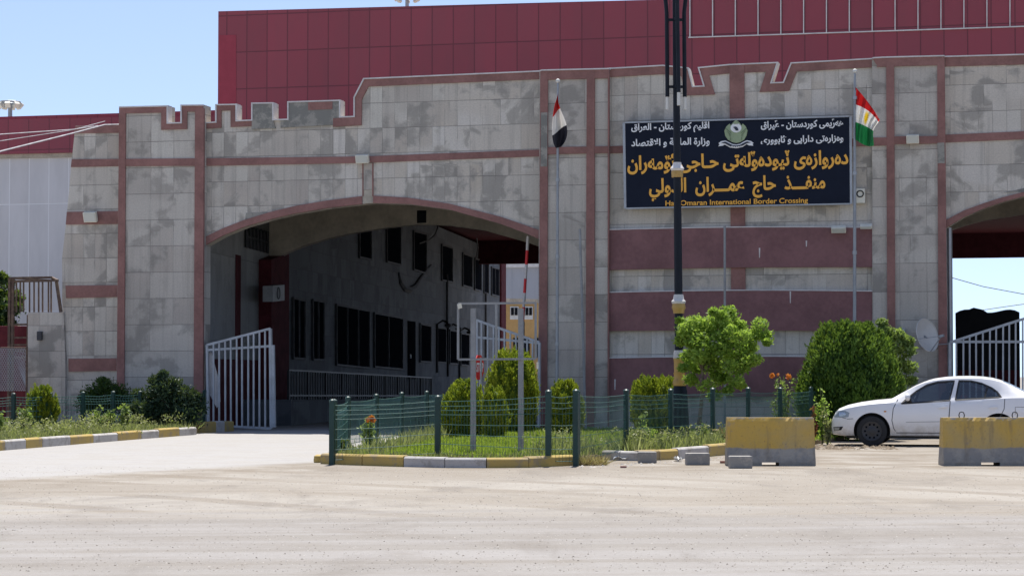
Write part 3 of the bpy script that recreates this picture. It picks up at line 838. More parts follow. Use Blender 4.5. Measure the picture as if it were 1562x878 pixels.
# ------------------------------------------------------------------ buildings beyond the passage
Y0 = at(800, 572, 150); Y0.z = 0
YB = thing('yellow_building', 'yellow plastered building with a white window beyond the passage', 'building', Y0)
def flatpart(nm, px, D, th, mat, par):
    mb = MB(); mb.prism([at(x, y, D) for x, y in px], (0, th, 0)); return mb.build(nm, mat, par)
flatpart('wall', [(700, 457), (860, 461), (860, 612), (700, 612)], 150, 8, M['yellow_wall'], YB)
flatpart('cornice', [(698, 453), (862, 457), (862, 463), (698, 459)], 149.8, 9, M['beige'], YB)
for x in (778, 800):
    wn_ = flatpart('window', [(x, 467), (x + 13, 467), (x + 13, 487), (x, 487)], 149.9, 0.3, M['white_paint'], YB)
    for dx in (1.5, 7.2):
        flatpart('pane', [(x + dx, 469), (x + dx + 4.3, 469), (x + dx + 4.3, 480.5), (x + dx, 480.5)], 149.85, 0.1, M['window_dark'], wn_)
for x in (783, 799, 815):
    flatpart('window', [(x, 515), (x + 9, 515), (x + 9, 545), (x, 545)], 149.9, 0.3, M['window_dark'], YB)
Z0 = at(800, 572, 185); Z0.z = 0
ZB = thing('white_shed', 'tall pale sheet-clad shed above the yellow building beyond the passage', 'shed', Z0)
flatpart('wall', [(690, 408), (900, 404), (900, 610), (690, 610)], 185, 20, M['far_white'], ZB)
flatpart('roof_edge', [(688, 404), (902, 400), (902, 405.5), (688, 409.5)], 184.7, 21, M['flash'], ZB)
M['straw_brown'] = leaf_mat('brown_dead_grass', (0.16, 0.1, 0.06), (0.36, 0.25, 0.15), 0.2)
# ------------------------------------------------------------------ foliage
def leaf_object(name, C, U, V, tint, mat, parent=None, core=None):
    """diamond leaves: centres C, half-length vectors U, half-width vectors V (all n x 3)"""
    n = len(C)
    o0 = np.array(world_loc(parent)) if parent else np.zeros(3)
    co_ = np.empty((n, 4, 3)); co_[:, 0] = C - U; co_[:, 1] = C + V - U * 0.1; co_[:, 2] = C + U; co_[:, 3] = C - V - U * 0.1
    co_ -= o0
    verts = co_.reshape(-1, 3); nf = n; ti = np.repeat(tint, 4)
    faces = np.arange(n * 4).reshape(n, 4)
    if core is not None:
        cv, cf, ct = core
        faces = np.vstack([faces, np.array(cf) + n * 4]); verts = np.vstack([verts, np.array(cv) - o0]); ti = np.concatenate([ti, ct]); nf = len(faces)
    me = bpy.data.meshes.new(name)
    me.vertices.add(len(verts)); me.vertices.foreach_set('co', verts.ravel())
    me.loops.add(nf * 4); me.loops.foreach_set('vertex_index', faces.ravel().astype(np.int32))
    me.polygons.add(nf); me.polygons.foreach_set('loop_start', np.arange(0, nf * 4, 4, dtype=np.int32))
    me.polygons.foreach_set('loop_total', np.full(nf, 4, dtype=np.int32))
    a = me.attributes.new('tint', 'FLOAT', 'POINT'); a.data.foreach_set('value', np.clip(ti, 0, 1).astype(np.float32))
    me.update(calc_edges=True); me.validate()
    me.materials.append(mat)
    o = bpy.data.objects.new(name, me); COL.objects.link(o)
    if parent: o.parent = parent
    return o
def rdir(n, up=0.0):
    d = RNG.normal(size=(n, 3)); d[:, 2] += up
    return d / np.linalg.norm(d, axis=1, keepdims=True)
def perp(d):
    r = RNG.normal(size=d.shape); p = np.cross(d, r)
    return p / (np.linalg.norm(p, axis=1, keepdims=True) + 1e-9)

def thuja(name, label, cat, base, height, radius, mat='thuja', sprays=420, per=44, group=None, profile=None, lean=0.0, lobes=()):
    """dense conifer bush: upright flame-shaped sprays on an egg-shaped crown"""
    base = Vector(base)
    T = thing(name, label, cat, base, group)
    prof = profile or (lambda h: (0.62 + 0.38 * math.sin(min(1, h / 0.42) * math.pi / 2)) * (1 if h < 0.45 else math.sqrt(max(0, 1 - ((h - 0.45) / 0.57) ** 2))))
    tk = MB(); tk.tube(base - ZV * 0.05, base + ZV * height * 0.55, radius * 0.09, radius * 0.04, 7); tk.build('trunk', M['bark'], T)
    ph = RNG.uniform(0, 6.28, 6)
    def rad(h, g):
        k = 1 + 0.12 * math.sin(2 * g + ph[0] + 3 * h) + 0.10 * math.sin(3 * g + ph[1] - 5 * h) + 0.08 * math.sin(5 * g + ph[2] + 9 * h)
        return radius * prof(h) * k
    C, U, V, ti = [], [], [], []
    for s in range(sprays):
        h = RNG.uniform(0.03, 0.97) ** 0.9; g = RNG.uniform(0, 2 * math.pi)
        inner = RNG.uniform() < 0.22
        stray = RNG.uniform() < 0.07
        r = rad(h, g) * (RNG.uniform(0.5, 0.8) if inner else RNG.uniform(0.86, 1.0))
        p = np.array(base) + np.array([math.cos(g) * r + lean * h, math.sin(g) * r, h * height * 0.93])
        ln = height * RNG.uniform(0.10, 0.18) * (1.15 - 0.3 * h) * (1.45 if stray else 1); wd = radius * RNG.uniform(0.09, 0.16)
        out = np.array([math.cos(g), math.sin(g), 0])
        ax = np.array([0, 0, 1]) + out * RNG.uniform(0.05, 0.45) * (1 - h * 0.5) + RNG.normal(size=3) * 0.10; ax /= np.linalg.norm(ax)
        side = np.cross(ax, RNG.normal(size=3)); side /= np.linalg.norm(side); dep = np.cross(ax, side)
        u = RNG.uniform(0, 1, per); wf = np.sin(np.clip(u * 0.9 + 0.12, 0, 1) * math.pi) ** 0.7
        a, b = RNG.normal(size=per) * 0.55, RNG.normal(size=per) * 0.4
        c = p + np.outer((u - 0.45) * ln, ax) + np.outer(a * wf * wd, side) + np.outer(b * wf * wd, dep)
        d = ax + np.outer(a * 0.5, side) + np.outer(b * 0.5, dep) + RNG.normal(size=(per, 3)) * 0.3
        d /= np.linalg.norm(d, axis=1, keepdims=True)
        sz = radius * 0.028 + 0.016
        C.append(c); U.append(d * (sz * RNG.uniform(0.7, 1.4, (per, 1)))); V.append(perp(d) * (sz * 0.42))
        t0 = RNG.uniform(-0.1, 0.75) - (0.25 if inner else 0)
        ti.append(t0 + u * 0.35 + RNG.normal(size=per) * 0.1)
    # a lumpy inner filler in a dark leaf tint so that one does not look through
    nu, nv = 22, 12
    cv, cf = [], []
    for j in range(nv + 1):
        h = 0.02 + 0.9 * j / nv
        for i in range(nu):
            g = 2 * math.pi * i / nu
            r = rad(h, g) * (0.8 if j < nv else 0.2) * (1 + 0.08 * RNG.normal())
            cv.append(tuple(base + Vector((math.cos(g) * r + lean * h, math.sin(g) * r, h * height * 0.93))))
    for j in range(nv):
        for i in range(nu):
            cf.append([j * nu + i, j * nu + (i + 1) % nu, (j + 1) * nu + (i + 1) % nu, (j + 1) * nu + i])
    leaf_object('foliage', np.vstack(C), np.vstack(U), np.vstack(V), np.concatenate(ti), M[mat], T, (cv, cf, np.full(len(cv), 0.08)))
    return T

def blob_leaves(centres, radii, n_each, size, up=0.2, narrow=0.45, shell=0.5):
    C, U, V, ti = [], [], [], []
    for c, r in zip(centres, radii):
        n = max(6, int(n_each * RNG.uniform(0.7, 1.3)))
        d = rdir(n); rr = r * (shell + (1 - shell) * RNG.uniform(0, 1, (n, 1))) * RNG.uniform(0.75, 1.1, (n, 1))
        pos = np.array(c) + d * rr * np.array([1, 1, 0.75])
        ax = rdir(n, up) * 0.8 + d * 0.5; ax /= np.linalg.norm(ax, axis=1, keepdims=True)
        s = size * RNG.uniform(0.6, 1.3, (n, 1))
        C.append(pos); U.append(ax * s); V.append(perp(ax) * s * narrow)
        ti.append(np.clip(RNG.uniform(0.2, 0.7) + RNG.normal(size=n) * 0.2 + d[:, 2] * 0.1, 0, 1))
    return np.vstack(C), np.vstack(U), np.vstack(V), np.concatenate(ti)

def broad_tree(name, label, cat, base, blobs, mat, trunk_top, trunk_r, n_each, leaf, group=None, stems=1):
    base = Vector(base)
    T = thing(name, label, cat, base, group)
    tk = MB(); top = Vector(trunk_top)
    tk.path([base - ZV * 0.05, base.lerp(top, 0.5) + Vector((0.03, 0, 0)), top], [trunk_r * 1.3, trunk_r, trunk_r * 0.75], 8)
    tk.build('trunk', M['bark'], T)
    lb = MB()
    for c, r in blobs[:16:2]:
        c = Vector(c); mid = top.lerp(c, 0.5) + Vector((random.uniform(-.1, .1), random.uniform(-.1, .1), random.uniform(-0.02, .12)))
        lb.path([top - ZV * 0.1, mid, c + ZV * r * 0.4], [trunk_r * 0.55, trunk_r * 0.35, trunk_r * 0.12], 6)
    lb.build('limb', M['bark'], T)
    C, U, V, ti = blob_leaves([c for c, r in blobs], [r for c, r in blobs], n_each, leaf)
    leaf_object('crown', C, U, V, ti, M[mat], T)
    return T

def stem_plant(name, label, cat, base, h, spread, n_stems, leaf, mat, flowers=(), petal='petal_o', group=None, nleaf=26):
    base = Vector(base); T = thing(name, label, cat, base, group)
    sm = MB(); C, U, V, ti = [], [], [], []; tips = []
    for k in range(n_stems):
        g = random.uniform(0, 6.28); s_ = spread * random.uniform(0.2, 1)
        tip = base + Vector((math.cos(g) * s_, math.sin(g) * s_ * 0.7, h * random.uniform(0.55, 1.0)))
        mid = base.lerp(tip, 0.5) + Vector((random.uniform(-.04, .04), 0, 0.05 * h))
        sm.path([base, mid, tip], [0.012, 0.009, 0.004], 5); tips.append(tip)
        n = nleaf
        u = RNG.uniform(0.15, 1.0, (n, 1)); pos = np.array(base) * (1 - u) + np.array(tip) * u + RNG.normal(size=(n, 3)) * spread * 0.2
        d = rdir(n, 0.3); s2 = leaf * RNG.uniform(0.6, 1.3, (n, 1))
        C.append(pos); U.append(d * s2); V.append(perp(d) * s2 * 0.5); ti.append(RNG.uniform(0.1, 0.9, n))
    sm.build('stem', M['stem'], T)
    leaf_object('foliage', np.vstack(C), np.vstack(U), np.vstack(V), np.concatenate(ti), M[mat], T)
    for (dx, dz, r) in flowers:
        c = np.array(base) + np.array([dx, -0.08, dz]); n = 46
        d = rdir(n, 0.4); pos = c + d * r * RNG.uniform(0.4, 1, (n, 1)); p2 = perp(d)
        leaf_object('flower', pos, d * 0.35 * r + p2 * 0.3 * r, perp(d) * r * 0.42, RNG.uniform(0, 1, n), M[petal], T)
    return T

def tufts(points, hmin, hmax, blades, spread, width=0.006, lean=0.35):
    P_, U, V, ti = [], [], [], []
    for p in points:
        n = int(blades * RNG.uniform(0.6, 1.4)) + 1
        b = np.array(p) + np.c_[RNG.normal(size=(n, 2)) * spread, np.zeros(n)]
        d = np.c_[RNG.normal(size=(n, 2)) * lean, np.ones(n)]; d /= np.linalg.norm(d, axis=1, keepdims=True)
        h = RNG.uniform(hmin, hmax, (n, 1)) * RNG.uniform(0.5, 1.0)
        P_.append(b + d * h * 0.5); U.append(d * h * 0.55); V.append(perp(d) * width * RNG.uniform(0.7, 1.5, (n, 1))); ti.append(RNG.uniform(0, 0.5) + RNG.uniform(0, 0.5, n))
    return np.vstack(P_), np.vstack(U), np.vstack(V), np.concatenate(ti)
def joinleaf(*ls):
    return [np.vstack([l[i] for l in ls]) if i < 3 else np.concatenate([l[i] for l in ls]) for i in range(4)]

# ------------------------------------------------------------------ the fenced lawn island
def g0(px, py, z=0.0):
    p = onz(px, py, z); return (p.x, p.y)
kerb_front = [(488, 705.5), (552, 708), (615, 710), (678, 711.5), (742, 711.8), (807, 711.3), (876, 708)]
lawn_edge = [g0(492, 703)] + [g0(x, y - 1.5) for x, y in kerb_front] + [g0(917, 700), g0(975, 700.5), g0(1035, 698), g0(1110, 692)] + [(5.2, 43.5), (6.4, 46.8), (7.6, 50.8), (8.2, 54.0)]
lawn_poly = lawn_edge + [(-0.6, 56.6), (-1.35, 54), (-1.95, 50.6), (-2.2, 47.5), (-2.5, 43.5), (-2.82, 39)]
mb = MB(); mb.prism([(x, y, 0.09) for x, y in lawn_poly], (0, 0, -0.14))
tag(mb.build('lawn_soil', M['soil']), kind='structure')
def inpoly(x, y, poly):
    c = False; n = len(poly)
    for i in range(n):
        x1, y1 = poly[i]; x2, y2 = poly[i - 1]
        if (y1 > y) != (y2 > y) and x < (x2 - x1) * (y - y1) / (y2 - y1) + x1: c = not c
    return c
pts = []
while len(pts) < 5200:
    x, y = random.uniform(-3, 8), random.uniform(35.5, 56)
    if inpoly(x, y, lawn_poly): pts.append((x, y, 0.085))
lw = tufts(pts, 0.05, 0.13, 15, 0.07, 0.009, 0.5)
tag(leaf_object('lawn_grass', *lw, M['grass']), 'short green lawn grass inside the fenced island', 'grass', kind='stuff')
# drier, taller growth along the front kerb and the right-hand edge
def along(poly, n, inset=(0.1, 0.6)):
    out = []
    seg = [(Vector((*poly[i], 0)), Vector((*poly[i + 1], 0))) for i in range(len(poly) - 1)]
    tot = sum((b - a).length for a, b in seg)
    for _ in range(n):
        t = random.uniform(0, tot)
        for a, b in seg:
            l = (b - a).length
            if t <= l:
                d = (b - a).normalized(); p = a + d * t + Vector((-d.y, d.x, 0)) * random.uniform(*inset)
                out.append((p.x, p.y, 0.08)); break
            t -= l
    return out
e1 = tufts(along(lawn_edge[:8], 170, (0.12, 0.6)), 0.06, 0.2, 12, 0.07, 0.008, 0.5)
e2 = tufts(along(lawn_edge[7:13], 230, (0.05, 0.9)), 0.18, 0.5, 16, 0.1, 0.01, 0.4)
fl_c = [(p[0], p[1], p[2] + random.uniform(0.12, 0.42)) for p in along(lawn_edge[7:13], 160, (0.1, 0.9))]
e3 = blob_leaves(fl_c, [0.13] * len(fl_c), 16, 0.03)
e4 = tufts(along([(-2.85, 37.5), (-2.2, 46.5), (-1.9, 50.5)], 110, (-0.6, -0.1)), 0.15, 0.4, 13, 0.09, 0.009, 0.4)
tag(leaf_object('lawn_weeds', *joinleaf(e1, e2, e3, e4), M['weed']), 'grey green weeds growing along the kerb of the fenced lawn', 'weeds', kind='stuff')
sp = onz(884, 709, 0.0)
st = tufts([(sp.x + random.uniform(-0.22, 0.4), sp.y + random.uniform(-0.15, 0.2), 0.0) for _ in range(60)], 0.1, 0.32, 16, 0.05, 0.005, 0.9)
tag(leaf_object('dry_grass', *st, M['straw']), 'clump of dry straw coloured grass at the corner of the front kerb', 'dry grass')

se = tufts(along(lawn_edge[:8], 150, (0.1, 0.7)), 0.05, 0.14, 12, 0.08, 0.008, 0.8)
tag(leaf_object('dead_grass', *se, M['straw_brown']), 'brown dead grass along the front kerb of the fenced lawn', 'dead grass', kind='stuff')
# kerb stones
def kerb_stone(p, q, h, wdt, mat, label, group, roundend=False):
    p, q = Vector((*p, 0)), Vector((*q, 0)); d = (q - p).normalized(); s = Vector((-d.y, d.x, 0))
    mb = MB(); p2, q2 = p + d * 0.008, q - d * 0.008
    jz = random.uniform(-0.02, 0.015); jx = s * random.uniform(-0.015, 0.015); p, q = p + jx, q + jx
    mb.prism([p2 - ZV * 0.1, p2 + s * wdt - ZV * 0.1, p2 + s * wdt + ZV * (h + jz), p2 + s * 0.03 + ZV * (h + jz), p2 + ZV * (h - 0.03 + jz)], q2 - p2)
    return tag(mb.build('kerb_stone', mat, bevel=0.012), label, 'kerb stone', group)
ordn = ['first', 'second', 'third', 'fourth', 'fifth', 'sixth', 'seventh', 'eighth', 'ninth', 'tenth', 'eleventh', 'twelfth', 'thirteenth', 'fourteenth', 'fifteenth', 'sixteenth']
fx = [g0(x, y + 1.5) for x, y in kerb_front]
cl = ['y', 'y', 'w', 'w', 'y', 'y']
lbs = ['faded yellow kerb stone at the left corner of the fenced lawn', 'worn yellow kerb stone right of the corner, beside the first white one', 'white painted kerb stone left of the other white one, front of the lawn',
       'white painted kerb stone below the empty sign frame, front of the lawn', 'yellow kerb stone between the white one and the fence post, front of the lawn', 'yellow kerb stone ending at the dry grass clump, front of the lawn']
for i in range(6): kerb_stone(fx[i], fx[i + 1], 0.17, 0.14, M['kerb_' + cl[i]], lbs[i], 'painted kerb stones round the lawn')
mb = MB(); c = onz(486, 705, 0); mb.lathe([(0.07, -0.05), (0.085, 0.04), (0.075, 0.11), (0.03, 0.135)], (c.x, c.y, 0), 14)
tag(mb.build('kerb_stone', M['kerb_y'], smooth=True), 'small rounded yellow kerb end at the far left of the lawn front', 'kerb stone', 'painted kerb stones round the lawn')
rx = [g0(917, 701), g0(945, 702), g0(975, 702.5), g0(1006, 701.5), g0(1035, 700), g0(1082, 696), g0(1118, 692.5)]
for i, (c_, lb_) in enumerate((('w', 'grey worn kerb stone just right of the dry grass clump'), ('w', 'grey kerb stone half behind the left loose block'), ('y', 'yellowed kerb stone right behind the left loose block'),
                               ('y', 'dusty yellow kerb stone between the two left loose blocks'), ('w', 'whitish kerb stone behind the middle loose block'), ('y', 'yellow kerb stone running behind the left barrier'))):
    kerb_stone(rx[i], rx[i + 1], 0.17 + 0.03 * (i > 3), 0.14, M['kerb_' + c_], lb_, 'painted kerb stones round the lawn')
# left kerb along the drive
lk = [(-24, 689), (8, 686.3), (40, 683.6), (65, 681.5), (108, 678), (143, 675), (180, 672), (216, 669), (243, 667), (274, 664.5), (300, 662.5)]
lc = ['y', 'w', 'y', 'w', 'y', 'w', 'y', 'w', 'y', 'w']
nn = {'y': 0, 'w': 0}
for i in range(10):
    nn[lc[i]] += 1
    kerb_stone(g0(*lk[i]), g0(*lk[i + 1]), 0.2, 0.15, M['kerb_' + lc[i]], '%s %s kerb stone from the left along the drive' % (ordn[nn[lc[i]] - 1], {'y': 'yellow', 'w': 'white'}[lc[i]]), 'painted kerb stones along the drive')
gk = [(300, 660.5), (330, 659), (343, 658), (357, 657)]
for i, (c_, nm) in enumerate((('y', 'left yellow raised kerb stone at the foot of the left gate'), ('w', 'white raised kerb stone at the foot of the left gate'), ('y', 'right yellow raised kerb stone at the foot of the left gate'))):
    kerb_stone(g0(*gk[i]), g0(*gk[i + 1]), 0.28, 0.2, M['kerb_' + c_], nm, 'painted kerb stones along the drive')
# left planting bed
bed = [g0(-40, 689.5), g0(40, 682.6), g0(143, 674), g0(243, 666), g0(300, 661.5), (-8.3, 59.2), (-20, 63)]
mb = MB(); mb.prism([(x, y, 0.12) for x, y in bed], (0, 0, -0.16)); tag(mb.build('planting_bed', M['soil']), kind='structure')
ed = [g0(-30, 688), g0(40, 682), g0(143, 673.5), g0(243, 665.5), g0(300, 661)]
w1 = tufts(along(ed, 520, (0.1, 1.6)), 0.08, 0.3, 15, 0.1, 0.011, 0.4)
fc = [(p[0], p[1], 0.12 + random.uniform(0.05, 0.35)) for p in along(ed, 260, (0.2, 2.4))]
w2 = blob_leaves(fc, [0.15] * len(fc), 16, 0.035)
bp = []
while len(bp) < 700:
    x, y = random.uniform(-15, -7), random.uniform(42, 60)
    if inpoly(x, y, bed): bp.append((x, y, 0.12))
w3 = tufts(bp, 0.08, 0.25, 12, 0.12, 0.012, 0.5)
tag(leaf_object('verge_weeds', *joinleaf(w1, w2, w3), M['weed']), 'dusty weeds and grass covering the left roadside bed', 'weeds', kind='stuff')

# ------------------------------------------------------------------ bushes and trees
def gp(px, D, z=0.09):
    p = at(px, 572, D); return Vector((p.x, D, z))
def px2m(D): return D / F
def th(px0, px1, ptop, pbot, D, label, mat='thuja', cat='bush', sprays=420, per=44, zb=None, group='clipped conifer bushes', **k):
    s = D / F
    zt = EYE + (HOR - ptop) * s; z0_ = EYE + (HOR - pbot) * s if zb is None else zb
    return thuja('conifer_bush', label, cat, gp((px0 + px1) / 2, D, z0_), (zt - z0_) * 1.0, (px1 - px0) * s / 2 * 0.93, mat, sprays, per, group, **k)
th(676, 742, 574, 664, 49.0, 'golden green clipped conifer behind the left post of the empty sign frame', 'thuja_y', zb=0.09)
th(734, 775, 584, 664, 48.2, 'small golden conifer between the two posts of the empty sign frame', 'thuja_y', sprays=260, zb=0.09)
th(741, 826, 527, 662, 53.0, 'tall conifer behind the right post of the empty sign frame', 'thuja_y', sprays=560, zb=0.09)
th(835, 891, 574, 663, 50.5, 'conifer standing just right of the two front fence posts', 'thuja_y', zb=0.09)
flat = lambda h: (0.8 + 0.2 * math.sin(min(1, h / 0.4) * math.pi / 2)) * (1 if h < 0.55 else max(0, 1 - ((h - 0.55) / 0.47) ** 3) ** 0.5)
th(965, 1036, 569, 664, 49.5, 'low rounded golden bush left of the lamp post base', 'thuja_y', sprays=460, zb=0.09, profile=flat)
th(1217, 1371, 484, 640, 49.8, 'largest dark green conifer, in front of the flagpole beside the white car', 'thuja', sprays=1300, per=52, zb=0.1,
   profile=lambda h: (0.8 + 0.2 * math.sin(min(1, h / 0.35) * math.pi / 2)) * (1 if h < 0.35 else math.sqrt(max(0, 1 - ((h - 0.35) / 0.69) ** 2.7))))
th(41, 88, 584, 652, 53.5, 'small golden conifer at the left end of the left fence', 'thuja_y', sprays=300, zb=0.12)
# juniper spread before the tower, and a darker bush behind the fence
def mound(name, label, cat, blobs, mat, n_each, leaf, base, up=0.2, group=None):
    T = thing(name, label, cat, base, group)
    C, U, V, ti = blob_leaves([c for c, r in blobs], [r for c, r in blobs], n_each, leaf, up, 0.3, 0.05)
    leaf_object('foliage', C, U, V, ti, M[mat], T)
    sm = MB()
    for c, r in blobs[::2]: sm.path([Vector(base), Vector(base).lerp(Vector(c), 0.6) + ZV * 0.05, c], [0.03, 0.02, 0.008], 5)
    sm.build('branch', M['bark'], T)
    return T
def blobs_px(lst, D, jit=0.35):
    return [((at(x, y, D).x, D + random.uniform(-jit, jit), at(x, y, D).z), r) for x, y, r in lst]
mound('juniper_bush', 'dark spreading juniper bush below the tower, left of the gate', 'bush',
      blobs_px([(222, 640, .5), (240, 622, .55), (262, 606, .55), (280, 625, .55), (255, 640, .6), (228, 608, .42), (247, 594, .38), (290, 640, .5), (272, 645, .5), (214, 625, .4), (264, 584, .26), (296, 622, .4), (240, 580, .22), (284, 602, .38), (208, 600, .2), (300, 605, .18), (252, 570, .14)], 56.0), 'juniper', 1100, 0.06, gp(255, 56.0, 0.12), 0.5)
mound('shrub', 'mid green shrub behind the fence between tower and wing', 'bush',
      blobs_px([(142, 602, .42), (160, 592, .42), (180, 600, .42), (150, 615, .5), (172, 618, .5), (192, 615, .36), (134, 618, .36), (155, 582, .2), (128, 606, .2)], 58.2, .2), 'leaf_dark', 800, 0.055, gp(160, 58.2, 0.12), 0.3)
# young broad-leaved tree beside the lamp post
D = 46.0
bl = [(1045, 500, .26), (1062, 488, .24), (1085, 490, .28), (1112, 482, .26), (1098, 505, .34), (1070, 515, .34), (1048, 522, .26), (1128, 503, .3), (1150, 508, .26), (1166, 512, .2), (1120, 528, .34), (1090, 535, .36), (1062, 540, .3),
      (1142, 530, .26), (1110, 555, .32), (1082, 560, .3), (1132, 552, .24), (1064, 560, .2), (1098, 580, .26), (1120, 578, .22), (1110, 595, .16), (1040, 506, .16), (1118, 470, .14), (1088, 478, .14), (1168, 524, .14), (1040, 560, .18), (1052, 545, .24), (1058, 578, .24), (1078, 592, .24), (1094, 602, .2), (1036, 520, .2), (1034, 488, .14), (1128, 590, .16), (1150, 545, .2), (1156, 495, .2), (1100, 478, .2), (1076, 500, .3)]
bl = [(x + random.uniform(-4, 4), y + random.uniform(-4, 4), r * random.uniform(.75, 1.05)) for x, y, r in bl] + [(1100 + 62 * math.sin(k * 2.4) * (k / 34) ** .5, 532 + 56 * math.cos(k * 2.4) * (k / 34) ** .5, random.uniform(.12, .24)) for k in range(24)]
broad_tree('young_tree', 'young broadleaf tree with fresh light green leaves beside the lamp post', 'tree', gp(1063, D, 0.09), blobs_px(bl, D, .4), 'leaf', at(1072, 560, D), 0.04, 250, 0.046)
# pale flowering shrub behind the big conifer
bl = [(1350, 505, .22), (1368, 512, .24), (1382, 535, .26), (1372, 555, .28), (1388, 560, .22), (1360, 530, .26), (1378, 580, .26), (1392, 580, .16), (1345, 492, .14), (1384, 520, .16)]
s_ = broad_tree('pale_shrub', 'tall pale leaved shrub growing out behind the largest conifer', 'shrub', gp(1368, 51.2, 0.1), blobs_px(bl, 51.2, .2), 'leaf_pale', at(1366, 560, 51.2), 0.03, 260, 0.055)
# far tree at the left edge behind the ladder
bl = [(-10, 440, .7), (8, 470, .65), (-15, 490, .8), (12, 500, .6), (0, 525, .7), (20, 455, .4), (-30, 455, .8), (14, 525, .5), (-35, 510, .8), (28, 470, .25), (6, 425, .3)]
broad_tree('dark_tree', 'dark leafy tree at the left edge behind the rusty ladder cage', 'tree', gp(-12, 70, 0), blobs_px(bl, 70, .6), 'leaf_dark', at(-10, 510, 70), 0.14, 420, 0.1)
bl = [(898, 476, .5), (906, 482, .4), (890, 480, .4), (912, 490, .3)]
# flowering plants and weeds that stand alone
def sp_(px, ytop, D, spread_px, label, zb=0.09, name='flowering_plant', cat='plant', stems=8, leaf=0.045, mat='leaf_dark', fl=(), petal='petal_o', group=None, nleaf=26):
    s = D / F; h = EYE + (HOR - ytop) * s - zb
    f = [((x - px) * s, EYE + (HOR - y) * s - zb, r) for x, y, r in fl]
    return stem_plant(name, label, cat, gp(px, D, zb), h, spread_px * s, stems, leaf, mat, f, petal, group, nleaf)
sp_(563, 632, 40.5, 16, 'orange rose bush inside the left end of the fenced lawn', name='rose_bush', cat='rose bush', fl=((567, 637, .055), (570, 641, .05), (562, 640, .045)), stems=12, mat='leaf_pale', nleaf=34)
sp_(1192, 568, 47.2, 18, 'tall orange rose bush left of the largest conifer', zb=0.05, name='rose_bush', cat='rose bush', fl=((1177, 573, .06), (1202, 574, .06), (1186, 571, .03)), stems=14, mat='leaf_pale', nleaf=40)
sp_(1254, 590, 46.6, 12, 'slender green weed standing between rose bush and white car', zb=0.0, name='tall_weed', cat='weed', stems=9, mat='leaf', nleaf=34)
sp_(1262, 620, 46.0, 10, 'low green weed touching the nose of the white car', zb=0.0, name='tall_weed', cat='weed', stems=7, mat='weed', nleaf=26)
sp_(1241, 615, 47.5, 9, 'small plant with dark red leaves behind the left barrier', zb=0.0, name='red_leaved_plant', stems=6, mat='petal_r')
sp_(979, 625, 40.2, 9, 'tall upright weed in front of the low golden bush', name='tall_weed', cat='weed', stems=9, leaf=.035, mat='leaf_pale', nleaf=40)
sp_(988, 648, 40.0, 18, 'broad leafy weed at the foot of the tall upright weed', name='tall_weed', cat='weed', stems=12, leaf=.04, mat='leaf', nleaf=34)
sp_(1072, 640, 42.0, 10, 'thin weed beside the fence post left of the barrier', name='tall_weed', cat='weed', stems=7, leaf=.035, mat='leaf_pale')
sp_(1100, 648, 42.0, 12, 'brownish dry weed touching the left end of the left barrier', name='tall_weed', cat='weed', stems=9, leaf=.035, mat='straw')
sp_(520, 668, 38.5, 10, 'dark leafy weed at the left corner post of the lawn fence', name='tall_weed', cat='weed', stems=8, leaf=.035, mat='leaf_dark')
for px, yt, D_, lb in ((36, 618, 50.5, 'leafy rose bush left of the small golden conifer'), (147, 620, 53.0, 'leafy rose bush in the middle of the left bed'), (168, 626, 53.0, 'small leafy plant right of the middle rose bush in the left bed'), (192, 613, 54.0, 'tallest rose bush of the left bed, beside the juniper'), (4, 625, 49.0, 'leafy plant at the left edge of the picture')):
    sp_(px, yt, D_, 13, lb, zb=0.12, name='leafy_plant', stems=10, leaf=.05, mat='leaf_pale', nleaf=34, fl=((px - 4, yt + 12, .035), (px + 6, yt + 20, .03)), petal='petal_w', group='leafy plants of the left bed')

# ------------------------------------------------------------------ welded mesh fences
def mesh_fence(label, posts, wires=True, vspace=0.055, wr=0.0048, post_r=0.043):
    """posts: (x, y, z_bottom, z_top)"""
    base = Vector((posts[0][0], posts[0][1], 0))
    T = thing('mesh_fence', label, 'fence', base)
    for (x, y, zb, zt) in posts:
        mb = MB(); a = Vector((x, y, zb - 0.1)); b = Vector((x, y, zt))
        mb.bar(a, b, post_r * 1.9); mb.lathe([(post_r * 1.25, 0), (post_r * 1.25, 0.03), (post_r * 0.5, 0.055)], b, 10)
        mb.build('post', M['green_fence'], T, uv=False)
    for i in range(len(posts) - 1):
        (x0, y0, b0, t0), (x1, y1, b1, t1) = posts[i], posts[i + 1]
        p, q = Vector((x0, y0, 0)), Vector((x1, y1, 0)); ln = (q - p).length
        s = Vector((-(q - p).y, (q - p).x, 0)).normalized()
        mb = MB(); bow = random.uniform(-0.03, 0.03)
        def pt(u, v):
            zb, zt = b0 + 0.06 + (b1 - b0) * u, t0 - 0.04 + (t1 - t0) * u
            sag = -0.03 * math.sin(math.pi * u) * v * random.uniform(0.6, 1.0)
            fold = 0.03 if 0.8 < v < 0.9 else 0.0
            return p.lerp(q, u) + s * (bow * math.sin(math.pi * u) + fold) + ZV * (zb + (zt - zb) * v + sag)
        for v in (0.02, 0.2, 0.38, 0.56, 0.74, 0.82, 0.9, 0.99):
            mb.path([pt(u / 6, v) for u in range(7)], wr, 4)
        nv = max(2, int(ln / vspace))
        for k in range(1, nv):
            u = k / nv
            mb.path([pt(u, 0.0), pt(u, 0.8), pt(u, 0.86), pt(u, 1.0)], wr * 0.62, 3)
        mb.build('wire_panel', M['green_wire'], T, uv=False)
    return T
def fpost(px, D, ytop, zb=0.0):
    return (at(px, 572, D).x, D, zb, EYE + (HOR - ytop) * D / F)
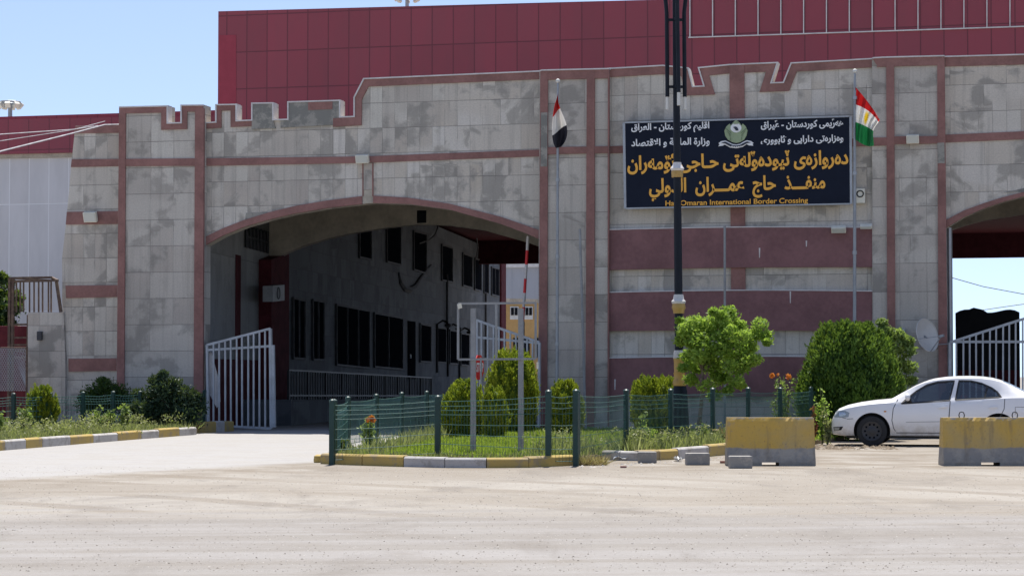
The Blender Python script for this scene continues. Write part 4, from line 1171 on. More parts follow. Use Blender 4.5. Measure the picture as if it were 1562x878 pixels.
mesh_fence('green wire mesh fence along the front kerb of the lawn', [fpost(507, 36.1, 613), fpost(668, 36.5, 607, .1), fpost(836.5, 35.5, 599), fpost(878.5, 35.6, 598)])
mesh_fence('green wire mesh fence on the right edge of the lawn, towards the white car', [fpost(880.5, 36.0, 599), fpost(955, 38.8, 597.5, .1), fpost(1023, 40.6, 596.5, .1), fpost(1087, 42.4, 595, .1), fpost(1141, 44.6, 594, .05), fpost(1190, 46.6, 594, .05), fpost(1237, 49.0, 593, .05), fpost(1282, 51.0, 592, .05)])
mesh_fence('green wire mesh fence along the drive side of the lawn', [fpost(510, 36.4, 613), fpost(531, 42.2, 608, .08), fpost(574, 45.4, 604, .09), fpost(613, 48.2, 601, .09), fpost(651, 50.8, 599, .09), fpost(690, 54.6, 597, .09)])
mesh_fence('green wire mesh fence round the left roadside bed', [fpost(-34, 52.0, 604, .12), fpost(21, 52.6, 602, .12), fpost(77, 53.4, 601, .12), fpost(127, 54.2, 600, .12), fpost(173, 55.0, 599, .12), fpost(214, 55.8, 598.5, .12), fpost(262, 56.8, 598, .12), fpost(312, 58.0, 597, .12)], vspace=0.09, wr=0.0075)
# ------------------------------------------------------------------ gates
def gate(label, corners, off, nbar, leaf_par=None, brace=False):
    """corners px: bottom-left, bottom-right, top-right, top-left of the leaf, plus the y of the middle rail at both ends"""
    (bl, br, tr, tl, ml, mr) = corners
    T = thing('steel_gate', label, 'gate', FP(*bl, off))
    P = lambda x, y: FP(x, y, off)
    fr = MB()
    for a, b, w_ in ((bl, br, .07), (br, tr, .11), (tl, tr, .08), (bl, tl, .08), (ml, mr, .07)): fr.bar(P(*a), P(*b), w_, 0.06)
    fr.build('frame', M['gate_grey'], T)
    for k in range(1, nbar):
        u = k / nbar
        x = bl[0] + (br[0] - bl[0]) * u + random.uniform(-0.5, 0.5)
        yb = bl[1] + (br[1] - bl[1]) * u; yt = tl[1] + (tr[1] - tl[1]) * u
        b = MB(); b.bar(P(x, yb) + FN * 0.035, P(x + random.uniform(-0.4, 0.4), yt) + FN * 0.035, 0.04); b.build('bar', M['gate_grey'], T)
    if brace:
        b = MB(); b.bar(P(br[0] + 4, br[1] - 2), P(br[0] + 2, tr[1] + 25), 0.09); b.build('brace', M['gate_grey'], T)
    return T
g1 = gate('pale grey barred steel gate leaf standing open at the left pier', ((318, 648), (414, 653), (412.5, 501), (316, 526), (317, 533.5), (413, 527.5)), 0.25, 11, brace=True)
mb = MB(); fprism(mb, [(318, 540), (322, 536), (334, 580), (336, 612), (331, 622), (319, 600)], 0.16, 0.02); mb.build('torn_notice', M['flash'], g1)
gate('pale grey barred steel gate leaf behind the conifers at the right pier', ((727, 654), (822, 650), (823, 522), (727, 488), (727, 514), (823, 523)), 0.45, 11)
gate('pale grey barred steel gate leaf behind the white car', ((1449, 657), (1590, 660), (1590, 477), (1449, 522), (1449, 521), (1590, 521)), 0.3, 14)

# ------------------------------------------------------------------ the big name board
SN_OFF = 0.32
Sq = [(953.5, 187.5), (1295.5, 178), (1296.5, 311), (955.5, 318)]
S = thing('name_board', 'wide navy name board with white and golden lettering and a green emblem on the gatehouse', 'sign', FP(1124, 318, SN_OFF))
def spart(nm, px, off, th, mat, par=S):
    mb = MB(); fprism(mb, px, SN_OFF + off, th); return mb.build(nm, mat, par)
spart('board', Sq, 0, 0.1, M['sign_navy'])
fr = MB()
for i in range(4):
    a, b = Sq[i], Sq[(i + 1) % 4]; fr.bar(FP(*a, SN_OFF - .02), FP(*b, SN_OFF - .02), *((0.12, 0.035) if i % 2 == 0 else (0.035, 0.12)))
fr.build('frame', M['galv'], S)
for x in (1000, 1124, 1250):
    mb = MB(); mb.bar(FP(x, 250, SN_OFF - 0.1), FP(x, 250, 0.0), 0.06); mb.build('bracket', M['galv'], S)
AR = {'ا':(0xFE8D,2),'ب':(0xFE8F,4),'ت':(0xFE95,4),'ج':(0xFE9D,4),'ح':(0xFEA1,4),'د':(0xFEA9,2),'ذ':(0xFEAB,2),'ر':(0xFEAD,2),'ز':(0xFEAF,2),'س':(0xFEB1,4),'ص':(0xFEB9,4),'ع':(0xFEC9,4),'ف':(0xFED1,4),'ق':(0xFED5,4),'ک':(0xFB8E,4),'ل':(0xFEDD,4),'م':(0xFEE1,4),'ن':(0xFEE5,4),'ه':(0xFEE9,4),'و':(0xFEED,2),'ي':(0xFEF1,4),'ی':(0xFBFC,4),'ة':(0xFE93,2),'ئ':(0xFE89,4),'ۆ':(0xFBD9,2),'ە':(0xFEE9,2),'ێ':(0xFBFC,4),'ڵ':(0xFEDD,4),'ـ':(0x640,0),'ﻻ':(0xFEFB,2)}
def shape(s):
    s = s.replace('لا', 'ﻻ'); out = []
    for i, c in enumerate(s):
        if c not in AR: out.append(c); continue
        b, k = AR[c]
        if k == 0: out.append(c); continue
        prev = i > 0 and s[i - 1] in AR and AR[s[i - 1]][1] in (4, 0)
        nxt = i + 1 < len(s) and s[i + 1] in AR and k == 4
        out.append(chr(b + ((3 if nxt else 1) if prev else (2 if nxt else 0))) + ('\u065a' if c in 'ێڵ' else ''))
    return ''.join(reversed(out))
def text_mesh(body, offset):
    cu = bpy.data.curves.new('lettering', 'FONT'); cu.body = body; cu.size = 1; cu.offset = offset; cu.resolution_u = 4
    o = bpy.data.objects.new('lettering', cu); COL.objects.link(o)
    bpy.context.view_layer.update()
    me = bpy.data.meshes.new_from_object(o.evaluated_get(bpy.context.evaluated_depsgraph_get()))
    vs = np.array([v.co[:2] for v in me.vertices]); fs = [list(p.vertices) for p in me.polygons]
    bpy.data.objects.remove(o); bpy.data.curves.remove(cu); bpy.data.meshes.remove(me)
    # islands get slightly different depths so that joined letters never lie in one plane
    par = list(range(len(vs)))
    def find(a):
        while par[a] != a: par[a] = par[par[a]]; a = par[a]
        return a
    for f in fs:
        r = find(f[0])
        for v in f[1:]: par[find(v)] = r
    ids = {}; isl = np.array([ids.setdefault(find(i), len(ids)) for i in range(len(vs))])
    return vs, fs, isl
def lettering(body, x0, x1, y0, y1, off, mat, bold=0.02, outline=None, slope=-0.028, ref=None):
    for k, (of, mt, o2) in enumerate(([(outline, mat, off)] if outline else []) + [(bold, M['sign_ink'] if outline else mat, off + (0.03 if outline else 0))]):
        vs, fs, isl = text_mesh(body, of)
        if k == 0 and ref is None: mn, mx = vs.min(0), vs.max(0)
        mb = MB(); xc = (x0 + x1) / 2
        pts = []
        for (vx, vy), il in zip(vs, isl):
            px = x0 + (vx - mn[0]) / (mx[0] - mn[0]) * (x1 - x0)
            py = y1 - (vy - mn[1]) / (mx[1] - mn[1]) * (y1 - y0) + slope * (px - xc)
            pts.append(FP(px, py, SN_OFF + o2 + 0.0022 * (il % 7)))
        mb.quads(pts, fs)
        mb.build('lettering', mt, S, uv=False)
lettering(shape('هەرێمی کوردستان - عێراق'), 1160.5, 1286.5, 182.5, 197.5, 0.012, M['sign_white'], 0.03)
lettering(shape('اقلیم کوردستان - العراق'), 962.8, 1082, 187, 203, 0.012, M['sign_white'], 0.03)
lettering(shape('وەزارەتی دارایی و ئابووری'), 1160.5, 1286.5, 206, 220, 0.012, M['sign_white'], 0.03)
lettering(shape('وزارة المالية و الاقتصاد'), 962.8, 1082.5, 210.5, 225, 0.012, M['sign_white'], 0.03)
lettering(shape('دەروازەی نێودەوڵەتی حـاجی ئۆمەران'), 957, 1294, 231, 262, 0.012, M['sign_gold'], 0.032)
lettering(shape('منفـــذ  حاج  عمـــران  الدولي'), 990, 1259, 268.5, 303.5, 0.012, M['sign_gold'], 0.032)
lettering('Haji Omaran International Border Crossing', 1015, 1232.5, 303.6, 314.2, 0.012, M['sign_gold'], 0.02, slope=-0.022)
# emblem: bird with raised, fanned wings round a white disc with a dark head, ribbon below
def ep(pts, off, nm, mat): spart(nm, [(1080 + x / 12.54, 170 + y / 12.54) for x, y in pts], off, 0.012, mat)
wing = [(410, 235), (350, 290), (312, 370), (330, 470), (380, 540), (470, 590), (540, 605), (610, 590), (690, 540), (735, 465), (755, 365), (720, 285), (665, 232), (640, 270), (600, 210), (535, 155), (475, 215), (440, 265)]
ep(wing, 0.02, 'emblem_wings', M['emblem_green'])
for sgn in (-1, 1):
    for k in range(4):
        a0 = 0.5 + k * 0.33
        f = [(535 + sgn * (100 + 6 * k), 400 + 45 * k), (535 + sgn * (205 - 34 * k), 310 + 62 * k), (535 + sgn * (200 - 34 * k), 330 + 62 * k), (535 + sgn * (95 + 2 * k), 425 + 45 * k)]
        ep(f if sgn > 0 else f[::-1], 0.034, 'emblem_feather', M['emblem_dark'])
ep([(535 + 105 * math.cos(g), 315 + 90 * math.sin(g)) for g in [k * math.pi / 9 for k in range(18)]], 0.036, 'emblem_disc', M['sign_white'])
ep([(480, 300), (520, 288), (555, 300), (578, 340), (575, 366), (530, 368), (520, 345), (500, 330), (512, 322), (490, 312)], 0.052, 'emblem_head', M['sign_ink'])
ep([(535, 160), (575, 215), (560, 250), (535, 235), (510, 250), (490, 212)], 0.05, 'emblem_flame', M['emblem_green'])
rib_o = [(200, 610), (245, 572), (330, 556), (400, 590), (470, 625), (540, 635), (610, 622), (680, 580), (745, 553), (825, 568), (872, 605), (850, 620), (866, 655), (780, 650), (740, 625), (660, 680), (540, 706), (420, 690), (320, 635), (280, 655), (196, 668), (222, 628)]
ep(rib_o, 0.018, 'emblem_ribbon', M['sign_white'])
rib_i = [(250, 600), (330, 576), (400, 612), (470, 645), (540, 652), (610, 642), (680, 602), (745, 573), (820, 595), (750, 606), (660, 655), (540, 684), (420, 668), (330, 615)]
ep(rib_i, 0.034, 'emblem_ribbon_field', M['sign_ink'])
for k in range(5):
    ep([(445 + k * 42, 655 + (6 if k in (0, 4) else 12)), (475 + k * 42, 655 + (6 if k in (0, 4) else 12)), (472 + k * 42, 668 + (6 if k in (0, 4) else 10)), (448 + k * 42, 668 + (6 if k in (0, 4) else 10))], 0.046, 'emblem_script', M['sign_white'])

# ------------------------------------------------------------------ floodlights, dish, boxes
def floodlight(label, px, off, tilt=0.35, group='floodlights on the gatehouse'):
    (x0, y0, x1, y1) = px
    c = FP((x0 + x1) / 2, (y0 + y1) / 2, off + 0.22)
    s = (c - CAM).y / F; hw, hh = (x1 - x0) / 2 * s, (y1 - y0) / 2 * s * 0.95
    T = thing('floodlight', label, 'floodlight', c, group)
    nrm = (FN + ZV * -tilt).normalized(); up = (ZV - nrm * nrm.z).normalized(); sd_ = FE
    b = MB(); b.prism([c + sd_ * i * hw + up * j * hh for i, j in ((-1, -1), (1, -1), (1, 1), (-1, 1))], -nrm * 0.12); b.build('housing', M['cream'], T, bevel=0.012)
    b = MB(); b.prism([c + nrm * 0.012 + sd_ * i * hw * 0.86 + up * j * hh * 0.8 for i, j in ((-1, -1), (1, -1), (1, 1), (-1, 1))], -nrm * 0.02); b.build('lens', M['lens'], T)
    b = MB(); b.bar(c - nrm * 0.1, c - FN * (0.22 + off + 0.05) + ZV * 0.02, 0.05); b.bar(c - nrm * 0.1 - up * hh, c - FN * 0.25 - up * hh * 0.6, 0.03); b.build('bracket', M['galv'], T)
floodlight('square cream floodlight on the maroon band of the left wing', (126, 323.5, 147, 340), -0.04)
floodlight('square cream floodlight above the keystone of the left arch', (541.5, 236.5, 562, 250), 0.05)
floodlight('square cream floodlight on the pier right of the flag', (1382.5, 206, 1401.5, 220), 0.2)
floodlight('small rectangular lamp on the upper deep band near the flagpole', (1268, 346.5, 1290, 357), 0.12, 0.8)
floodlight('small dim lamp at the right end of the upper deep band', (1312, 344.5, 1330, 350), 0.12, 0.8)
def dish():
    c = FP(1414, 511, 0.75); T = thing('satellite_dish', 'pale grey satellite dish fixed to the right pier above the car', 'satellite dish', c)
    ax = (FN * 0.5 + FE * 0.74 + ZV * 0.2).normalized(); a = ax.cross(ZV).normalized(); b = a.cross(ax)
    mb = MB(); vs, fs = [], []; rr = 0.41; n = 24
    for j in range(7):
        for k in range(n):
            g = 2 * math.pi * k / n; r = rr * j / 6 + 0.001
            vs.append(c + (a * math.cos(g) + b * math.sin(g)) * r + ax * (0.11 * (j / 6) ** 2 - 0.1))
    for j in range(6):
        for k in range(n): fs.append([j * n + k, j * n + (k + 1) % n, (j + 1) * n + (k + 1) % n, (j + 1) * n + k])
    mb.quads(vs, fs)
    mb.build('reflector', M['galv_pale'], T, smooth=True)
    mb = MB(); mb.path([c + (a * math.cos(g) + b * math.sin(g)) * rr + ax * 0.01 for g in [2 * math.pi * k / 24 for k in range(25)]], 0.012, 6); mb.build('rim', M['galv_pale'], T)
    f = c + ax * 0.42 - b * 0.12
    mb = MB(); mb.tube(c - b * 0.42, f, 0.012); mb.tube(c + a * 0.38 - b * 0.1, f, 0.007); mb.obox(f, ax * 0.06, a * 0.03, b * 0.03); mb.build('feed_arm', M['galv'], T)
    w_ = FP(1428, 530, 0.16); mb = MB(); mb.tube(c - ax * 0.08, w_, 0.025); mb.tube(FP(1402, 528, 0.2), FP(1447, 524, 0.3), 0.012); mb.build('mount', M['galv'], T)
M['galv_pale'] = plain('pale_dish_paint', (0.56, 0.54, 0.5), 0.5, var=0.06)
dish()
c = FP(1375.5, 507, 0.2)
mb = MB(); mb.obox(c, FE * 0.09, FN * 0.05, ZV * 0.1); o = tag(mb.build('junction_box', M['galv'], bevel=0.01), 'small grey box on the pier left of the satellite dish', 'junction box')
c = FP(1312.5, 299, 0.1); T = thing('meter_box', 'pale box with a dark ring on the wall right of the name board', 'meter box', c)
mb = MB(); mb.obox(c, FE * 0.115, FN * 0.07, ZV * 0.18); mb.build('case', M['cream'], T, bevel=0.01)
mb = MB(); rc = c + FN * 0.08 + ZV * 0.05
mb.path([rc + (FE * math.cos(g) + ZV * math.sin(g)) * 0.078 for g in [k * math.pi / 10 for k in range(21)]], 0.016, 6); mb.build('dial_ring', M['black_plastic'], T)
mb = MB(); mb.obox(FP(60.5, 512, 0.06), FE * 0.07, FN * 0.04, ZV * 0.12); tag(mb.build('junction_box', M['frame_grey'], bevel=0.01), 'small dark box on the low buttress at the far left', 'junction box')

# ------------------------------------------------------------------ poles and flags
def pole(label, px0, y0, px1, y1, D, r, name='pole', ball=False, cat='pole', mat='pole_grey', group=None):
    b, t = at(px1, y1, D), at(px0, y0, D); b.z = 0.05
    T = thing(name, label, cat, b, group)
    mb = MB()
    if ball: mb.path([b, b.lerp(t, 0.45), b.lerp(t, 0.97), t], [r * 1.15, r, r * 0.75, r * 0.6], 10)
    else: mb.path([b, t], [r, r], 10)
    mb.build('shaft', M[mat], T, smooth=True)
    mb = MB(); mb.lathe([(r * 3, 0), (r * 3, 0.02), (r * 1.5, 0.03)], b, 12); mb.build('base_plate', M['galv'], T)
    if ball:
        mb = MB(); mb.lathe([(0.004, -.06)] + [(0.055 * math.cos(g), 0.055 * math.sin(g)) for g in [-1.4 + k * 0.28 for k in range(11)]], t + ZV * 0.04, 12); mb.build('finial', M['white_paint'], T, smooth=True)
        for u in (0.25, 0.5, 0.72, 0.93):
            p = b.lerp(t, u); mb = MB(); mb.lathe([(r * 1.35, -0.04), (r * 1.35, 0.04)], p, 10); mb.build('collar', M['galv'], T)
    return T
pole('tall grey flagpole right of the left arch carrying the striped flag with black', 851, 126, 849.5, 600, 55.6, 0.038, 'flagpole', True, 'flagpole')
pole('tall grey flagpole right of the name board carrying the green bottomed flag', 1304, 111, 1302.5, 520, 53.6, 0.042, 'flagpole', True, 'flagpole')
pole('thin slightly leaning grey pole in front of the pier right of the arch', 884.5, 349, 893.5, 640, 55.0, 0.033, mat='frame_steel')
pole('short thin grey pole before the deep maroon bands behind the young tree', 1105.5, 344, 1105.5, 600, 53.8, 0.03, mat='frame_steel')

def flag_mat(name, cols, sun=None):
    m, t, b = newmat(name)
    uvn = N(t, 'UVMap'); uvn.uv_map = 'cloth'
    sx = N(t, 'SeparateXYZ'); t.links.new(uvn.outputs[0], sx.inputs[0]); u, v = sx.outputs[0], sx.outputs[1]
    c = mixc(t, math_(t, 'GREATER_THAN', v, 1 / 3), cols[0], cols[1]); c = mixc(t, math_(t, 'GREATER_THAN', v, 2 / 3), c, cols[2])
    if sun:
        dx, dy = math_(t, 'MULTIPLY', math_(t, 'SUBTRACT', u, 0.52), 1.5), math_(t, 'SUBTRACT', v, 0.5)
        rr = math_(t, 'SQRT', math_(t, 'ADD', math_(t, 'MULTIPLY', dx, dx), math_(t, 'MULTIPLY', dy, dy)))
        an = math_(t, 'ARCTAN2', dy, dx); saw = math_(t, 'ABSOLUTE', math_(t, 'SINE', math_(t, 'MULTIPLY', an, 10.5)))
        lim = math_(t, 'ADD', 0.085, math_(t, 'MULTIPLY', saw, 0.075))
        c = mixc(t, math_(t, 'LESS_THAN', rr, lim), c, sun)
    t.links.new(c, b.inputs['Base Color']); b.inputs['Roughness'].default_value = 0.8
    tr = N(t, 'BsdfTranslucent'); t.links.new(c, tr.inputs[0]); mx = N(t, 'MixShader'); mx.inputs[0].default_value = 0.45
    t.links.new(b.outputs[0], mx.inputs[1]); t.links.new(tr.outputs[0], mx.inputs[2]); t.links.new(mx.outputs[0], t.nodes['Material Output'].inputs[0])
    return m
def flag(label, fn, D, mat, nu=28, nv=36, group=None):
    mb = MB(); mb.grid(fn, nu, nv)
    o = mb.build('flag', mat, None, smooth=True)
    ul = o.data.uv_layers.new(name='cloth')
    for p in o.data.polygons:
        for li in p.loop_indices:
            vi = o.data.loops[li].vertex_index; ul.data[li].uv = ((vi % (nu + 1)) / nu, (vi // (nu + 1)) / nv)
    return tag(o, label, 'flag')
def bez(pts, t):
    pts = [Vector(p) for p in pts]
    while len(pts) > 1: pts = [pts[i].lerp(pts[i + 1], t) for i in range(len(pts) - 1)]
    return pts[0]
KF = flag_mat('red_white_green_cloth', ((0.5, 0.012, 0.012), (0.72, 0.72, 0.7), (0.015, 0.2, 0.06)), (0.8, 0.55, 0.02))
def kf(u, v):
    hx, hy = 1305.2, 133 + v * 80
    # the fly hangs down; the top edge runs down to the right, the bottom edge drops a little
    top = bez([(1305, 133), (1318, 148), (1329, 160), (1339, 181)], u); bot = bez([(1305, 213), (1313, 219), (1322, 226), (1331, 222)], u)
    vv = v ** (1 + 0.9 * u)
    x = top.x + (bot.x - top.x) * vv + 3.0 * u * math.sin(v * 7) ; y = top.y + (bot.y - top.y) * vv
    return at(x, y, 53.55 + 0.14 * math.sin(u * 11 + v * 2.2) * u ** 0.5 + 0.05 * math.sin(u * 23 + v * 6))
flag('red, white and green flag with a yellow sun on the right flagpole', kf, 53.6, KF)
IF = flag_mat('red_white_black_cloth', ((0.5, 0.015, 0.012), (0.7, 0.68, 0.64), (0.016, 0.016, 0.024)))
def if_(u, v):
    L = bez([(850.5, 147), (841, 168), (842, 196), (840, 214), (848, 226)], v); Rr = bez([(851.5, 147), (850, 172), (854, 172), (880, 202), (856, 224)], v)
    x = L.x + (Rr.x - L.x) * u; y = L.y + (Rr.y - L.y) * u + 3 * math.sin(u * 5 + 1) * v * (1 - v) * 2 - (7 * u * (1 - v))
    return at(x, y, 55.52 - 0.06 + 0.12 * math.sin(u * 9 + v * 3) * min(1, v * 3) - 0.06)
flag('limp red, white and black flag wrapped round the left flagpole', if_, 55.5, IF)

# ------------------------------------------------------------------ the ornate lamp post
def lamp_post():
    D = 47.4; s = D / F
    X = lambda px: at(px, 572, D).x
    Z = lambda py: EYE + (HOR - py) * s
    base = Vector((X(1037), D, 0.08)); T = thing('lamp_post', 'tall black lamp post with golden collars standing on the lawn', 'lamp post', base)
    top = Vector((X(1031.5), D, Z(-60)))
    def L(py): return base.lerp(top, (Z(py) - base.z) / (top.z - base.z))
    mb = MB(); b0 = Z(650)
    rel = lambda py: Z(py) - base.z
    mb.lathe([(0.3, 0), (0.3, 0.08), (0.2, 0.12), (0.175, rel(620)), (0.16, rel(596)), (0.13, rel(588)), (0.1, rel(587))], base, 20); mb.build('pedestal', M['black_post'], T, smooth=True)
    mb = MB(); mb.path([L(590), L(440), L(250), L(-40)], [0.095, 0.088, 0.08, 0.06], 16); mb.build('shaft', M['black_post'], T, smooth=True)
    def collar(y0, y1, prof, mats):
        for (ya, yb, pr, mt) in prof:
            c = L(yb); mb = MB(); h = (yb - ya) * s
            mb.lathe([(r, k) for r, k in [(pr[i], h * i / (len(pr) - 1)) for i in range(len(pr))]], c, 18); mb.build('collar', M[mt], T, smooth=True)
    collar(0, 0, [(568, 588, (.135, .15, .12, .115, .13), 'gold'), (545, 568, (.11, .115, .115, .13), 'gold'), (534, 546, (.13, .12, .12, .1), 'flash'),
                  (461, 478, (.115, .12, .15, .14, .12), 'gold'), (449, 463, (.14, .155, .115, .11, .1), 'flash'),
                  (258, 270, (.12, .125, .13, .11), 'gold'), (247, 260, (.13, .15, .12, .09, .085), 'flash')], None)
    # lantern head: a ring of upright arms carrying light bars
    for ox, yb, yt in ((-14.5, 148, 20), (12, 148, 20)):
        a = at(1032.5 + ox, yb, D); b = at(1032.5 + ox - 1, yt, D); c = at(1032.5 + ox * 1.45, -40, D)
        mb = MB(); mb.path([a, b, c], 0.045, 10); mb.build('arm', M['black_post'], T, smooth=True)
        mb = MB(); mb.path([at(1032.5 + ox, 167, D), a], 0.036, 8); mb.build('light_bar', M['white_paint'], T)
    for dy in (-0.22, 0.22):
        a = at(1034, 143, D) + Vector((0, dy, 0)); b = at(1032, 20, D) + Vector((0, dy, 0)); c = at(1031, -40, D) + Vector((0, dy * 1.45, 0))
        mb = MB(); mb.path([a, b, c], 0.045, 10); mb.build('arm', M['black_post'], T, smooth=True)
        mb = MB(); mb.path([a - ZV * 0.28, a], 0.036, 8); mb.build('light_bar', M['white_paint'], T)
    mb = MB()
    for y in (28, 131):
        for d in (Vector((1, 0, 0)), Vector((0, 1, 0))):
            mb.bar(L(y) - d * 0.21, L(y) + d * 0.19, 0.055)
    mb.build('cross_bracket', M['black_post'], T)
lamp_post()

# ------------------------------------------------------------------ empty sign frame, stop sign, boom
D = 39.0
T = thing('empty_sign_frame', 'empty grey steel sign frame on two posts inside the lawn fence', 'sign frame', gp(758, D, 0.09))
Q = lambda x, y: at(x, y, D)
for x in (722, 794.5):
    a = Q(x, 470); b = Vector((a.x, D, 0.05)); mb = MB(); mb.bar(b, a, 0.08); mb.build('post', M['frame_steel'], T)
mb = MB()
for a, b in (((699, 463), (817, 462)), ((699, 548), (817, 547)), ((699, 463), (699, 548)), ((817, 462), (817, 547)), ((757, 463), (757, 547))): mb.bar(Q(*a) + Vector((0, -0.06, 0)), Q(*b) + Vector((0, -0.06, 0)), 0.036)
mb.build('frame', M['frame_steel'], T)
mb = MB(); mb.obox(Q(701.5, 467) + Vector((0, -0.12, 0)), (0.035, 0, 0.01), (0, 0.03, 0), (-0.01, 0, 0.04)); mb.build('lamp', M['cream'], T)
mb = MB(); mb.bar(Q(820, 552), Q(820, 562), 0.03); mb.build('bracket', M['cream'], T)
D = 52.0
T = thing('stop_sign', 'red stop sign turned half away beside the empty sign frame', 'stop sign', gp(733, D, 0))
mb = MB(); mb.tube(gp(733, D, 0), at(733, 545, D), 0.035); mb.build('post', M['galv'], T)
c = at(731.5, 560, D) + Vector((0, -0.06, 0)); ang = R(70); hx = Vector((math.cos(ang), math.sin(ang), 0)); nx = Vector((hx.y, -hx.x, 0))
oct_ = lambda r: [c + (hx * math.cos(g) + ZV * math.sin(g)) * r for g in [math.pi / 8 + k * math.pi / 4 for k in range(8)]]
mb = MB(); mb.prism([p for p in oct_(0.31)], nx * -0.02); mb.build('plate', M['red_paint'], T)
vs, fs, isl = text_mesh('STOP', 0.03); mn, mx = vs.min(0), vs.max(0)
mb = MB(); mb.quads([c + nx * 0.012 + hx * ((v[0] - mn[0]) / (mx[0] - mn[0]) - 0.5) * 0.46 + ZV * ((v[1] - mn[1]) / (mx[1] - mn[1]) - 0.5) * 0.22 for v in vs], fs); mb.build('lettering', M['sign_white'], T, uv=False)
D = 58.0
T = thing('boom_barrier', 'raised red and white boom barrier at the right side of the arch', 'boom barrier', gp(799, D, 0))
a, b = at(797.5, 490, D), at(805.5, 360, D)
for k in range(6):
    mb = MB(); mb.tube(a.lerp(b, k / 6), a.lerp(b, (k + 1) / 6), 0.04, n=10); mb.build('boom_segment', M['red_paint' if k % 2 == 0 else 'flash'], T, smooth=True)
mb = MB(); mb.box(a.x - 0.16, a.x + 0.16, D - 0.14, D + 0.14, 0, 1.2); mb.build('housing', M['red_paint'], T, bevel=0.02)
mb = MB(); mb.tube(at(797.5, 490, D), Vector((a.x, D, 1.1)), 0.05); mb.build('counterweight', M['galv'], T)

# ------------------------------------------------------------------ rusty ladder cage
D = 61.0
T = thing('ladder_cage', 'rusty steel ladder cage behind the low buttress at the far left', 'ladder', gp(17, D, 0))
Q = lambda x, y, d=0.0: at(x, y, D + d)
mb = MB()
for x in (15, 20): mb.bar(Q(x, 424), Vector((Q(x, 424).x, D, 0)), 0.07)
mb.bar(Q(43, 480), Vector((Q(43, 480).x, D, 0)), 0.06)
mb.build('upright', M['rust'], T)
mb = MB()
for y in (495, 515, 526, 535, 545): mb.bar(Q(16, y), Q(43, y - 0.5), 0.05)
mb.build('rung', M['rust'], T)
mb = MB()
for y, dd in ((424, 0), (429, 0)): mb.bar(Q(15, y, dd), Q(78, y - 1, dd), 0.06)
mb.bar(Q(78, 423), Q(78, 423, -1.0), 0.06); mb.bar(Q(78, 423, 0), Q(88, 428, -0.7), 0.06); mb.bar(Q(15, 424), Q(15, 424, -1.0), 0.06); mb.bar(Q(15, 424, -1.0), Q(86, 428, -1.0), 0.05)
mb.build('hoop', M['rust'], T)
for k, x in enumerate((25, 31, 36, 45, 52, 59, 65, 74, 78)):
    mb = MB(); mb.bar(Q(x, 429), Q(x, 476), 0.04); mb.build('cage_bar', M['rust'], T)
mb = MB(); mb.bar(Q(86, 428, -0.8), Q(93, 476, -0.8), 0.08); mb.build('cage_bar', M['rust'], T)
# wire-netting fence at the left edge and the red bin-like thing behind it
D = 59.5
T = thing('netting_fence', 'sagging wire netting fence at the far left below the ladder cage', 'fence', gp(0, D, 0))
mb = MB()
for k in range(60):
    x0 = -40 + k * 2.6
    if x0 < 42: mb.tube(at(x0, 530, D), at(min(42, x0 + 26), 596, D), 0.006, n=3)
    if x0 - 26 > -60 and x0 < 66: mb.tube(at(min(42, x0), 530 + max(0, x0 - 42) * 2.5, D), at(x0 - 26, 596, D), 0.006, n=3)
mb.build('netting', M['galv'], T, uv=False)
mb = MB()
for x in (-20, 41): mb.tube(at(x, 528, D), gp(x, D, 0), 0.03)
mb.tube(at(-40, 530, D), at(42, 530, D), 0.015); mb.build('post', M['rust'], T)
mb = MB(); D = 66.0
mb.box(at(-40, 570, D).x, at(41, 570, D).x, D, D + 2.0, 0, EYE + (572 - 497) * D / F); o = mb.build('red_container', M['dark_red'], bevel=0.05); tag(o, 'dark red container behind the wire netting at the far left', 'container')

# ------------------------------------------------------------------ overhead cables, far masts
def cable(label, pts, r=0.012, mat='cable'):
    P = [at(*p) for p in pts]; out = []
    for i in range(len(P) - 1):
        for k in range(8): out.append(P[i].lerp(P[i + 1], k / 8))
    out.append(P[-1]); mb = MB(); mb.path(out, r, 5); tag(mb.build('overhead_cable', M[mat], uv=False), label, 'cable', 'overhead cables')
cable('lowest and thickest pale cable running from the tower to the left edge', [(181, 190, 59.8), (159, 190.5, 58), (112, 203, 54), (0, 231, 47), (-60, 248, 44)], 0.02)
cable('upper pale cable running left from the wing at a flat angle', [(149, 191.8, 58.5), (112, 197.5, 55), (0, 205, 48), (-60, 209, 45)], 0.012)
cable('middle thin pale cable running left from the corner of the wing', [(160, 185, 59), (112, 198, 56), (0, 215, 50), (-60, 226, 47)], 0.011)
cable('upper thin dark cable seen in the sky under the right arch', [(1440, 420, 110), (1500, 437, 110), (1562, 448.5, 110), (1700, 470, 110)], 0.02, 'cable_dark')
cable('lower thin dark cable just above the truck under the right arch', [(1490, 474, 108), (1530, 468, 108), (1562, 463.5, 108), (1700, 452, 108)], 0.02, 'cable_dark')
